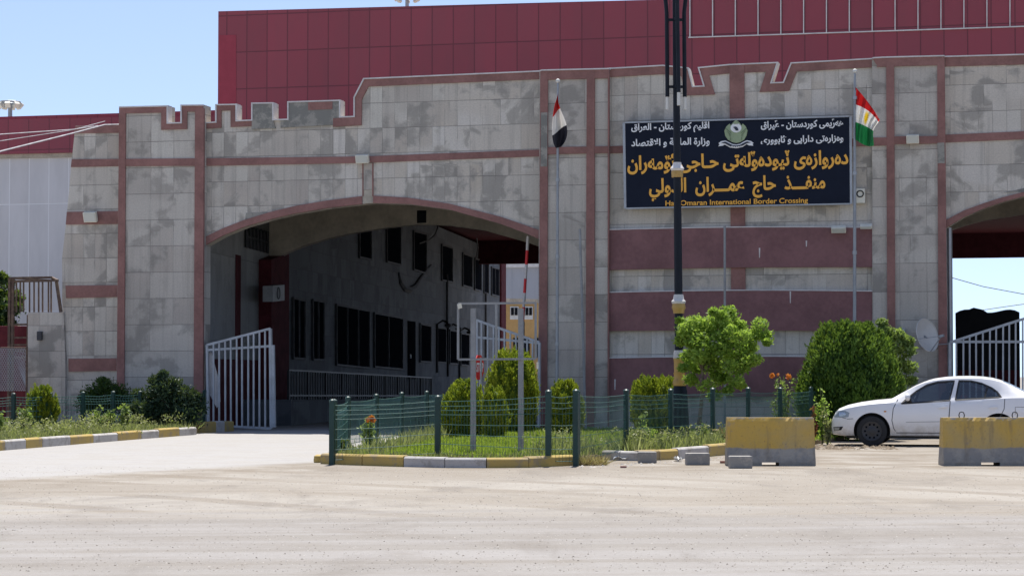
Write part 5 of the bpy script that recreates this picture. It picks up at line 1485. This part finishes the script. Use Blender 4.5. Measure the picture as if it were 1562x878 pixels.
def mast(label, px, ytop, D, wpx, lights, group='far floodlight masts'):
    s = D / F; b = gp(px, D, 0); T = thing('floodlight_mast', label, 'floodlight mast', b, group)
    t = at(px, ytop, D); mb = MB(); mb.path([b, t], [0.22, 0.1], 10); mb.build('shaft', M['pole_grey'], T, smooth=True)
    mb = MB(); mb.path([t + Vector((math.cos(g) * wpx * s * .5, math.sin(g) * wpx * s * .5, 0.12)) for g in [k * math.pi / 8 for k in range(17)]], 0.05, 6)
    for k in range(4): mb.bar(t, t + Vector((math.cos(k * 1.57) * wpx * s * .5, math.sin(k * 1.57) * wpx * s * .5, 0)), 0.05)
    mb.build('crown_ring', M['pole_grey'], T)
    for k in range(lights):
        g = 2 * math.pi * k / lights; c = t + Vector((math.cos(g) * wpx * s * .55, math.sin(g) * wpx * s * .55, -0.05)); d = Vector((math.cos(g), math.sin(g), -0.8)).normalized(); e = Vector((-math.sin(g), math.cos(g), 0))
        mb = MB(); mb.obox(c, d * 0.07, e * 0.12, d.cross(e) * 0.13); mb.build('lamp', M['cream'], T)
mast('far floodlight mast rising behind the low hall at the left edge', 15.5, 160, 105, 30, 8)
mast('far floodlight mast just showing above the red hall roof', 621, -3, 118, 34, 8)

# ------------------------------------------------------------------ truck behind the right gate
D = 64.0; s = D / F
x0, x1 = at(1458, 572, D).x, at(1556, 572, D).x; zt = EYE + (572 - 474) * s
T = thing('covered_truck', 'dark covered truck seen from behind through the right arch', 'truck', ((x0 + x1) / 2, D, 0))
mb = MB(); n = 14
prof = []
for k in range(n + 1):
    u = k / n; prof.append((x0 + (x1 - x0) * u, zt + 0.05 * math.sin(u * 9) + (0.07 if 3 < k < 7 else 0) - 0.06 * (abs(u - .5) * 2) ** 6))
mb.prism([(x0, D, 0.95)] + [(x, D, z) for x, z in prof] + [(x1, D, 0.95)], (1.6, 7.5, 0)); mb.build('tarpaulin', M['asphalt_dark'], T)
mb = MB(); mb.box(x0 + 0.05, x1 - 0.05, D - 0.06, D - 0.005, 0.98, 1.6); mb.build('tailgate', M['dark_red'], T)
mb = MB(); mb.prism([(x0 + 0.05, D + 0.02, 0.6), (x1 - 0.05, D + 0.02, 0.6), (x1 - 0.05, D + 0.02, 0.93), (x0 + 0.05, D + 0.02, 0.93)], (1.6, 7.5, 0)); mb.build('chassis', M['steel_black'], T)
for sx_ in (x0 + 0.2, x1 - 0.5):
    mb = MB(); mb.lathe([(0.2, 0), (0.5, 0.0), (0.5, 0.3), (0.2, 0.3)], (0, 0, 0), 24, 'y')
    for i in range(len(mb.v)): mb.v[i] = Vector((sx_ + mb.v[i].y, D + 1.4 + mb.v[i].x, 0.5 + mb.v[i].z))
    mb.build('wheel', M['tyre'], T)
for sx_ in (x0 + 0.12, x1 - 0.3):
    mb = MB(); mb.box(sx_, sx_ + 0.2, D - 0.05, D - 0.0, 0.75, 0.88); mb.build('tail_light', M['red_paint'], T)

# ------------------------------------------------------------------ concrete barriers and blocks
def barrier(label, px0, px1, ybase, hpx, loops, rot=0.0):
    a, b = onz(px0, ybase, 0), onz(px1, ybase, 0); Dm = a.y; s = Dm / F
    ln = (b - a).length; h = hpx * s
    T = thing('concrete_barrier', label, 'barrier', a + (b - a) * 0.5, 'yellow concrete barriers')
    o = world_loc(T); hl = ln / 2
    prof = [(0.0, 0.0), (0.0, 0.06), (0.06, h * 0.34), (0.12, h * 0.98), (0.14, h), (0.34, h), (0.36, h * 0.98), (0.42, h * 0.34), (0.48, 0.06), (0.48, 0.0)]
    def sec(z0, z1, mat, nm, slot=False):
        mb = MB(); nx, nz = 36, 14
        rows = [z0 + (z1 - z0) * k / nz for k in range(nz + 1)]
        def fy(z):
            for (y0, a0), (y1, a1) in zip(prof[:5], prof[1:5]):
                if a0 <= z <= a1: return y0 + (y1 - y0) * (z - a0) / max(1e-6, a1 - a0)
            return prof[4][0]
        ch = lambda x, z: random.uniform(-0.004, 0.004) - (0.018 if random.random() < 0.06 and (z > h * 0.95 or z < 0.05) else 0)
        def hole(x, z): return slot and abs(x + hl * 0.02) < 0.15 and z < 0.055
        cols = [-hl + 2 * hl * i / nx for i in range(nx + 1)]
        def P(i, k, back):
            x, z = cols[i], rows[k]; y = fy(z)
            tp = 1 - 0.012 * z / h
            return o + Vector((x * tp, (0.48 - y) if back else y - ch(x, z) * (0 < i < nx), z))
        F_ = [[P(i, k, 0) for i in range(nx + 1)] for k in range(nz + 1)]; B_ = [[P(i, k, 1) for i in range(nx + 1)] for k in range(nz + 1)]
        vs = [p for r_ in F_ for p in r_] + [p for r_ in B_ for p in r_]; W_ = nx + 1; O = W_ * (nz + 1); fs = []
        for k in range(nz):
            for i in range(nx):
                q = [k * W_ + i, k * W_ + i + 1, (k + 1) * W_ + i + 1, (k + 1) * W_ + i]
                if not hole((cols[i] + cols[i + 1]) / 2, (rows[k] + rows[k + 1]) / 2):
                    fs.append(q); fs.append([O + j for j in q[::-1]])
            fs.append([k * W_, (k + 1) * W_, O + (k + 1) * W_, O + k * W_]); fs.append([k * W_ + nx, O + k * W_ + nx, O + (k + 1) * W_ + nx, (k + 1) * W_ + nx])
        for i in range(nx):
            fs.append([nz * W_ + i, nz * W_ + i + 1, O + nz * W_ + i + 1, O + nz * W_ + i])
        if slot:      # roof of the lifting slot
            xa, xb = -hl * 0.02 - 0.15, -hl * 0.02 + 0.15
            mb.quads([o + Vector((xa, 0, 0.056)), o + Vector((xb, 0, 0.056)), o + Vector((xb, 0.48, 0.056)), o + Vector((xa, 0.48, 0.056))], [[0, 1, 2, 3]])
        mb.quads(vs, fs); return mb.build(nm, mat, T)
    sec(0.0, h, M['barrier'], 'body', True)
    if loops:
        for x in (-hl * 0.56, hl * 0.56):
            c = o + Vector((x, 0.24, h - 0.01)); mb = MB()
            mb.path([c + Vector((-0.035, 0, 0)), c + Vector((-0.045, 0, 0.05)), c + Vector((-0.03, 0, 0.09)), c + Vector((0.0, 0, 0.1)), c + Vector((0.03, 0, 0.09)), c + Vector((0.045, 0, 0.05)), c + Vector((0.035, 0, 0))], 0.009, 6)
            mb.build('lifting_loop', M['steel_black'], T, smooth=True)
barrier('yellow and grey concrete barrier in front of the lawn, left of the white car', 1110, 1244.5, 710, 73, False)
barrier('yellow and grey concrete barrier with lifting loops, in front of the white car', 1440, 1586, 710, 73, True)
def block(label, px0, px1, yt, yb, dp=0.3):
    a, b = onz(px0, yb, 0), onz(px1, yb, 0); s = a.y / F; h = (yb - yt) * s * 0.93
    mb = MB(); mb.box(a.x, b.x, a.y, a.y + dp, 0, h); tag(mb.build('concrete_block', M['block'], bevel=0.018), label, 'concrete block', 'loose concrete blocks')
block('small concrete block farthest left, before the kerb', 974, 1002, 687.5, 706)
block('wide concrete block between the other two small blocks', 1047, 1083, 689.5, 709)
block('small concrete block touching the left barrier', 1113.5, 1148, 694, 714)
# litter
def scrap(name, label, px, py, wd, ht, mat):
    c = onz(px, py, 0.0); mb = MB()
    mb.grid(lambda u, v: Vector((c.x + (u - .5) * wd + 0.03 * math.sin(v * 7), c.y + (v - .5) * ht + 0.04 * math.sin(u * 9), 0.02 + 0.05 * abs(math.sin(u * 7 + v * 3)) + 0.02 * math.sin(v * 11))), 10, 6)
    tag(mb.build(name, mat), label, 'litter')
scrap('crumpled_paper', 'crumpled white scrap of plastic on the dirt left of the blocks', 952, 701, 0.42, 0.7, M['paper'])
scrap('crumpled_paper', 'small pale scrap lying between two concrete blocks', 1034, 703, 0.1, 0.4, M['paper'])
mb = MB(); c = onz(951, 713, 0); mb.obox(c + ZV * 0.015, (0.05, 0.01, 0), (0, 0.03, 0), (0, 0, 0.015)); tag(mb.build('brick_fragment', M['trim'], bevel=0.006), 'reddish brick fragment on the dirt before the lawn corner', 'brick fragment')
mb = MB(); c = onz(1104, 706, 0); mb.obox(c + ZV * 0.02, (0.06, 0.01, 0), (0, 0.05, 0), (0, 0, 0.02)); tag(mb.build('brick_fragment', M['trim'], bevel=0.006), 'reddish brick fragment beside the left end of the left barrier', 'brick fragment')

# loose stones and gravel on the yard: nobody could count them
def stones(n, area, smin, smax, z=0.0):
    vs, fs = [], []
    oc = [(1, 0, 0), (-1, 0, 0), (0, 1, 0), (0, -1, 0), (0, 0, 1), (0, 0, -0.3)]
    tri = [(0, 2, 4), (2, 1, 4), (1, 3, 4), (3, 0, 4), (2, 0, 5), (1, 2, 5), (3, 1, 5), (0, 3, 5)]
    for k in range(n):
        x, y = area(); r = smin + (smax - smin) * random.random() ** 3; b = len(vs); g = random.uniform(0, 6.28)
        for p in oc:
            px_, py_ = p[0] * random.uniform(.6, 1.2), p[1] * random.uniform(.6, 1.2)
            vs.append(Vector((x + r * (px_ * math.cos(g) - py_ * math.sin(g)), y + r * (px_ * math.sin(g) + py_ * math.cos(g)), z + r * p[2] * random.uniform(.4, .8))))
        fs += [[b + i for i in t_] for t_ in tri]
    mb = MB(); mb.quads(vs, fs); return mb
def yard():
    while True:
        y = 16.5 + 19 * random.random() ** 1.3; x = random.uniform(-0.26, 0.26) * y
        return x, y
mb = stones(9000, yard, 0.003, 0.013); tag(mb.build('gravel', plain('grey_gravel', (0.2, 0.175, 0.145), 0.9, var=0.5, scale=18), uv=False), 'fine brownish loose gravel scattered over the dusty yard', 'gravel', kind='stuff')
mb = stones(9000, yard, 0.003, 0.013); tag(mb.build('pale_gravel', plain('pale_gravel', (0.4, 0.37, 0.33), 0.9, var=0.35, scale=18), uv=False), 'pale chips of gravel scattered over the dusty yard', 'gravel', kind='stuff')
def rub():
    return random.uniform(5.9, 7.6), random.uniform(43.4, 46.2)
mb = stones(240, rub, 0.02, 0.09); tag(mb.build('rubble', M['soil'], uv=False), 'heap of earth and rubble behind the left barrier at the car', 'rubble', kind='stuff')
def kr():
    t = random.random(); return 1.0 + 3.0 * t + random.uniform(-.2, .2), 35.2 + 4.2 * t + random.uniform(-.7, .6)
mb = stones(260, kr, 0.008, 0.04); tag(mb.build('grit', plain('pale_grit', (0.42, 0.39, 0.35), 0.9, var=0.4, scale=12), uv=False), 'pale grit and chips lying along the broken kerb', 'grit', kind='stuff')
# ------------------------------------------------------------------ the white saloon
def make_car():
    D0 = 45.7
    nose = onz(1266.0, 679.5, 0); nose = gp(1266, D0, 0)
    yax = Vector((math.sin(FA), math.cos(FA), 0))
    root = thing('white_car', 'white four door saloon car parked behind the concrete barriers', 'car', nose + yax * 0.85)
    root.rotation_euler = (0, 0, -FA)
    S_ = F / D0
    lx = lambda px: (px - 1266) / (S_ * 0.985)
    lz = lambda py: (679.5 - py) / (S_ * 1.005)
    def link(mb, nm, mat, par=root, smooth=True, bevel=0.0):
        # local coordinates of the car
        me = bpy.data.meshes.new(nm); me.from_pydata([tuple(v) for v in mb.v], [], mb.f)
        mats = mat if isinstance(mat, list) else [mat]
        for m_ in mats: me.materials.append(m_)
        if bevel:
            bm = bmesh.new(); bm.from_mesh(me); bmesh.ops.bevel(bm, geom=[e for e in bm.edges if len(e.link_faces) == 2 and e.calc_face_angle(0) > 0.5], offset=bevel, segments=2, affect='EDGES'); bm.to_mesh(me); bm.free()
        if smooth:
            me.polygons.foreach_set('use_smooth', [True] * len(me.polygons)); me.set_sharp_from_angle(angle=R(40))
        o = bpy.data.objects.new(nm, me); COL.objects.link(o); o.parent = par
        return o
    # stations: x, top of bonnet/roof on the centre line, waist height, plan width factor, roof half width
    st = [(0.0, .52, .50, .70, .5), (0.035, .60, .57, .80, .55), (0.09, .70, .655, .87, .6), (0.17, .78, .72, .92, .64), (0.33, .845, .775, .958, .68), (0.58, .90, .825, .985, .70), (0.85, .94, .865, 1.0, .70), (1.08, .962, .885, 1.0, .69), (1.22, .975, .893, 1.0, .685),
          (1.36, 1.06, .90, 1.0, .665), (1.54, 1.165, .905, 1.0, .64), (1.72, 1.262, .91, 1.0, .62), (1.9, 1.338, .915, 1.0, .605), (2.08, 1.388, .92, 1.0, .60), (2.3, 1.42, .93, 1.0, .595), (2.55, 1.437, .94, 1.0, .59), (2.8, 1.44, .95, 1.0, .59), (3.05, 1.428, .96, 1.0, .59), (3.25, 1.40, .97, 1.0, .59), (3.42, 1.352, .985, 1.0, .595),
          (3.6, 1.27, .995, .998, .61), (3.8, 1.17, 1.0, .995, .63), (3.98, 1.09, 1.0, .99, .65), (4.08, 1.06, .995, .98, .66), (4.22, 1.045, .98, .965, .65), (4.38, 1.02, .95, .945, .63), (4.47, .93, .87, .915, .6), (4.51, .7, .66, .87, .58)]
    def zbot(x): return .24 - .04 * min(1, x / .3) if x < .3 else (.2 if x < 4.2 else .2 + .12 * (x - 4.2) / .3)
    def ring(x, zt, zb, wf, wr):
        b = zbot(x); gh = zt - zb
        h = [(0, b), (.62 * wf, b), (.775 * wf, b + .02), (.825 * wf, b + .09), (.84 * wf, b + (zb - b) * .35), (.85 * wf, b + (zb - b) * .62), (.842 * wf, b + (zb - b) * .84), (.815 * wf, zb - .005), (.79 * wf, zb + .02 * min(1, gh / .1))]
        w0 = .79 * wf; k = min(1, max(0, (gh - .09) / .3))
        for f, hh in ((.25, .24), (.5, .5), (.75, .75), (.93, .9)):
            ww = w0 + (wr - w0) * f
            zz = zb + gh * (hh * k + (1 - k) * (.35 + .5 * f))
            h.append((ww, zz))
        h += [(wr * .86, zt - gh * .035 * k - .012 * (1 - k)), (wr * .5, zt - .004), (0, zt)]
        return h
    # refine stations by interpolation
    arr = np.array(st); xs_ = np.unique(np.concatenate([arr[:, 0], np.arange(.05, 4.5, .09)]))
    rows = []
    for x in xs_:
        v = [np.interp(x, arr[:, 0], arr[:, k]) for k in range(1, 5)]
        h = ring(x, *v)
        rows.append([(x, -y, z) for y, z in h] + [(x, y, z) for y, z in h[-2:0:-1]])
    m_ = len(rows[0]); vs = [p for r_ in rows for p in r_]; fs = []
    for i in range(len(rows) - 1):
        for k in range(m_):
            fs.append([i * m_ + k, (i + 1) * m_ + k, (i + 1) * m_ + (k + 1) % m_, i * m_ + (k + 1) % m_])
    fs.append(list(range(m_))); fs.append([(len(rows) - 1) * m_ + k for k in range(m_)][::-1])
    mb = MB(); mb.quads(vs, fs)
    body = link(mb, 'body', [M['car_white'], M['black_plastic']], smooth=False)
    bm = bmesh.new(); bm.from_mesh(body.data); bmesh.ops.recalc_face_normals(bm, faces=bm.faces); bm.to_mesh(body.data)
    bvh = BVHTree.FromBMesh(bm); bm.free()
    WX = (0.845, 0.845 + 2.535); WZ, WR = .315, .372
    wpoly1 = [(1371.5, 614.5), (1381, 605.5), (1394, 595), (1409, 585.8), (1424, 581.6), (1448.5, 579.8), (1441.5, 609.6)]
    wpoly2 = [(1450.5, 609), (1455.5, 579.6), (1473, 580), (1488, 583.6), (1503, 590.5), (1511, 596.5), (1517, 604.5)]
    def lp(poly): return [(lx(x), lz(y)) for x, y in poly]
    def cutter(mbs):
        me = bpy.data.meshes.new('cut'); v, f = [], []
        for q in mbs:
            b = len(v); v += [tuple(p) for p in q.v]; f += [[b + i for i in ff] for ff in q.f]
        me.from_pydata(v, [], f)
        b2 = bmesh.new(); b2.from_mesh(me); bmesh.ops.recalc_face_normals(b2, faces=b2.faces); b2.to_mesh(me); b2.free()
        me.materials.append(M['black_plastic'])
        o = bpy.data.objects.new('cut', me); COL.objects.link(o); o.parent = root; return o
    cut = []
    for x in WX:
        for y0, y1 in ((-1.0, -.5), (.5, 1.0)):
            q = MB(); q.lathe([(WR, y0), (WR, y1)], (x, 0, WZ), 40, 'y'); cut.append(q)
    for pl in (wpoly1, wpoly2):
        q = MB(); q.prism([(x, -1.1, z) for x, z in lp(pl)], (0, 2.2, 0)); cut.append(q)
    c = cutter(cut)
    md = body.modifiers.new('b', 'BOOLEAN'); md.operation = 'DIFFERENCE'; md.object = c; md.solver = 'EXACT'
    try: md.material_mode = 'TRANSFER'
    except Exception: pass
    bpy.context.view_layer.update()
    me = bpy.data.meshes.new_from_object(body.evaluated_get(bpy.context.evaluated_depsgraph_get()))
    body.modifiers.clear(); old = body.data; body.data = me; me.name = 'body'; bpy.data.meshes.remove(old)
    cm = c.data; bpy.data.objects.remove(c); bpy.data.meshes.remove(cm)
    me.polygons.foreach_set('use_smooth', [True] * len(me.polygons)); me.set_sharp_from_angle(angle=R(32))
    def side(x, z, off=.003, sgn=-1):
        hit = bvh.ray_cast(Vector((x, sgn * 3, z)), Vector((0, -sgn, 0)))
        if hit[0] is None: return Vector((x, sgn * .8, z))
        return hit[0] + hit[1] * off
    def topp(x, y, off=.004):
        hit = bvh.ray_cast(Vector((x, y, 4)), Vector((0, 0, -1))); return hit[0] + hit[1] * off
    def seam(pts, wd, off, sgn=-1, closed=False):
        q = MB(); P = [Vector(p) for p in pts]; fine = []
        for a, b in zip(P[:-1], P[1:]):
            n = max(1, int((b - a).length / .05)); fine += [a.lerp(b, k / n) for k in range(n)]
        fine.append(P[-1]); L_, R_ = [], []
        for i, p in enumerate(fine):
            t = (fine[min(i + 1, len(fine) - 1)] - fine[max(i - 1, 0)]).normalized(); nrm = Vector((-t.y, t.x)) * wd / 2
            L_.append(side(*(p + nrm), off, sgn)); R_.append(side(*(p - nrm), off, sgn))
        n = len(fine); q.quads(L_ + R_, [[i, i + 1, n + i + 1, n + i] for i in range(n - 1)]); return q
    for sgn in (-1, 1):
        for nm, pl in (('front_window', wpoly1), ('rear_window', wpoly2)):
            pts = lp(pl)
            cx_, cz_ = sum(p[0] for p in pts) / len(pts), sum(p[1] for p in pts) / len(pts)
            q = MB(); q.face([side(x, z, -.012, sgn) for x, z in pts]); pane = link(q, nm, M['car_glass'], smooth=False)
            q = seam(pts + [pts[0]], .03, .004, sgn); link(q, 'window_seal', M['black_plastic'], pane, smooth=False)
            if nm == 'rear_window':
                q = seam([(lx(1493), lz(606)), (lx(1496.5), lz(587.5))], .035, .006, sgn); link(q, 'quarter_bar', M['black_plastic'], pane, smooth=False)
        def patch(poly, off):
            P = [Vector(p) for p in poly]; fine = []
            for a, b in zip(P, P[1:] + P[:1]):
                n = max(1, int((b - a).length / .03)); fine += [a.lerp(b, k / n) for k in range(n)]
            c_ = sum(fine, Vector((0, 0))) / len(fine); n = len(fine); K = 5
            vs = [side(*(c_.lerp(p, (k + 1) / K)), off, sgn) for k in range(K) for p in fine] + [side(*c_, off, sgn)]
            fs = [[k * n + i, k * n + (i + 1) % n, (k + 1) * n + (i + 1) % n, (k + 1) * n + i] for k in range(K - 1) for i in range(n)] + [[K * n, i, (i + 1) % n] for i in range(n)]
            q = MB(); q.quads(vs, fs); return q
        # doors: the seam round each door, the handle and the rubbing mark
        sw = .014
        d1 = [(lx(1366), lz(608)), (lx(1359.5), lz(622)), (lx(1357.5), lz(640)), (lx(1360), lz(652)), (lx(1364), lz(658.5)), (lx(1440), lz(658.5)), (lx(1440.5), lz(640)), (lx(1443), lz(610))]
        d2 = [(lx(1443), lz(610)), (lx(1441), lz(640)), (lx(1441), lz(658.5)), (lx(1500), lz(658.5)), (lx(1507), lz(650)), (lx(1513), lz(638)), (lx(1521), lz(622)), (lx(1522), lz(607))]
        for dd, hx_ in ((d1, 1432), (d2, 1505)):
            dr = link(seam(dd, sw, .002, sgn), 'door', M['frame_grey'], smooth=False)
            q = MB(); a, b = side(lx(hx_ - 6), lz(620.5), .02, sgn), side(lx(hx_ + 6.5), lz(619), .02, sgn); q.bar(a, b, .03, .035); link(q, 'door_handle', M['car_white'], dr, bevel=.008)
        link(seam([(lx(1300), lz(637.5)), (lx(1292), lz(638)), (lx(1278), lz(634.5))], .01, .002, sgn), 'bumper_seam', M['frame_grey'], smooth=False)
        # headlight and fog lamp
        hp = [(lx(1270.5), lz(635.5)), (lx(1273), lz(628)), (lx(1277), lz(625.5)), (lx(1288), lz(625.6)), (lx(1294.5), lz(628.5)), (lx(1293), lz(635)), (lx(1284), lz(636))]
        hl_ = link(patch(hp, .006), 'headlight', M['headlight'])
        link(patch([(lx(1279), lz(628)), (lx(1287), lz(628)), (lx(1290), lz(631)), (lx(1286), lz(634)), (lx(1279), lz(634))], .011), 'reflector', M['chrome'], hl_)
        fp = [(lx(1269.5), lz(650.5)), (lx(1285), lz(649.5)), (lx(1282), lz(655)), (lx(1271), lz(656.5))]
        fl_ = link(patch(fp, .005), 'fog_lamp', M['black_plastic'])
        link(patch([(lx(1271), lz(651.4)), (lx(1280), lz(650.8)), (lx(1278), lz(655)), (lx(1272), lz(655.8))], .009), 'fog_lens', M['galv'], fl_)
        q = MB(); q.obox(side(lx(1347.5), lz(626.3), .004, sgn), (.025, 0, 0), (0, .006, 0), (0, 0, .014)); link(q, 'side_repeater', M['amber'], bevel=.004)
        # door mirror
        c0 = side(lx(1381), lz(608), .09, sgn); q = MB()
        q.lathe([(.004, -.09)] + [(.075 * math.cos(g), .095 * math.sin(g)) for g in (-1.1, -.7, -.3, .1, .5, .9, 1.2)] + [(.004, .095)], (0, 0, 0), 12)
        for i in range(len(q.v)): p = q.v[i]; q.v[i] = c0 + Vector((p.x * .75, p.y * 1.25, p.z * .85))
        mr = link(q, 'door_mirror', M['car_white'])
        q = MB(); q.tube(c0 - Vector((-.03, 0, .03)), side(lx(1385), lz(612), -.01, sgn), .03); link(q, 'mirror_stalk', M['black_plastic'], mr)
        tl_ = [(4.47, .98), (4.3, .97), (4.33, .78), (4.48, .76)]
        link(patch(tl_, .005), 'tail_light', M['red_paint'])
    q = seam([(lx(1537), lz(630)), (lx(1537), lz(619)), (lx(1551.5), lz(619)), (lx(1551.5), lz(630))], .008, .002); link(q, 'fuel_flap', M['frame_grey'], smooth=False)
    # thin grey line along the lower front door
    link(seam([(lx(1378), lz(642.5)), (lx(1440), lz(641))], .012, .003), 'door_line', M['galv'], smooth=False)
    # windscreen, rear window
    def pane(x0, x1, w0, w1, nm):
        q = MB(); n = 10
        q.grid(lambda u, v: topp(x0 + (x1 - x0) * u, (v * 2 - 1) * (w0 + (w1 - w0) * u), .005), n, n); o = link(q, nm, M['shield_glass']); return o
    pane(1.26, 1.95, .64, .5, 'windscreen'); pane(3.46, 4.0, .49, .56, 'rear_windscreen')
    # wheels
    for x in WX:
        for sgn in (-1, 1):
            q = MB(); q.lathe([(.2, -.09), (.275, -.1), (.302, -.085), (.312, -.05), (.312, .05), (.302, .085), (.275, .1), (.2, .09)], (x, sgn * .74, .312), 40, 'y')
            wh = link(q, 'wheel', M['tyre'])
            yo = sgn * (.74 + .092); q = MB()
            q.lathe([(.03, yo + sgn * .012), (.055, yo + sgn * .012), (.075, yo + sgn * .003), (.165, yo + sgn * .001), (.186, yo + sgn * .014), (.2, yo + sgn * .014), (.206, yo - sgn * .01)], (x, 0, .312), 32, 'y')
            link(q, 'rim', M['steel_black'], wh)
            q = MB()
            for k in range(10):
                g = 2 * math.pi * k / 10; q.obox((x + .137 * math.cos(g), yo + sgn * .001, .312 + .137 * math.sin(g)), (.018, 0, 0), (0, .006, 0), (0, 0, .018))
            link(q, 'rim_slot', M['window_void'], wh, smooth=False)
    # seats, steering wheel, inner mirror seen through the windows
    for x in (2.15, 3.0):
        for y in (-.36, .36):
            q = MB(); q.prism([(x, y - .22, .8), (x + .13, y - .22, .8), (x + .23, y - .22, 1.12), (x + .12, y - .22, 1.14)], (0, .44, 0)); s_ = link(q, 'seat', M['black_plastic'], bevel=.03)
            q = MB(); q.prism([(x + .16, y - .12, 1.13), (x + .25, y - .12, 1.12), (x + .27, y - .12, 1.28), (x + .19, y - .12, 1.3)], (0, .24, 0)); link(q, 'headrest', M['black_plastic'], s_, bevel=.03)
    q = MB(); q.path([Vector((1.72 + .06 * math.sin(g) , -.36 + .18 * math.cos(g), .98 + .17 * math.sin(g))) for g in [2 * math.pi * k / 24 for k in range(25)]], .014, 6); link(q, 'steering_wheel', M['black_plastic'])
    q = MB(); q.obox((4.53, 0, .36), (.03, 0, 0), (0, .78, 0), (0, 0, .12)); link(q, 'rear_bumper', M['car_white'], bevel=.025)
    q = MB(); q.box(.3, 4.2, -.6, .6, .17, .215); link(q, 'underbody', M['black_plastic'], smooth=False)
    return root
make_car()
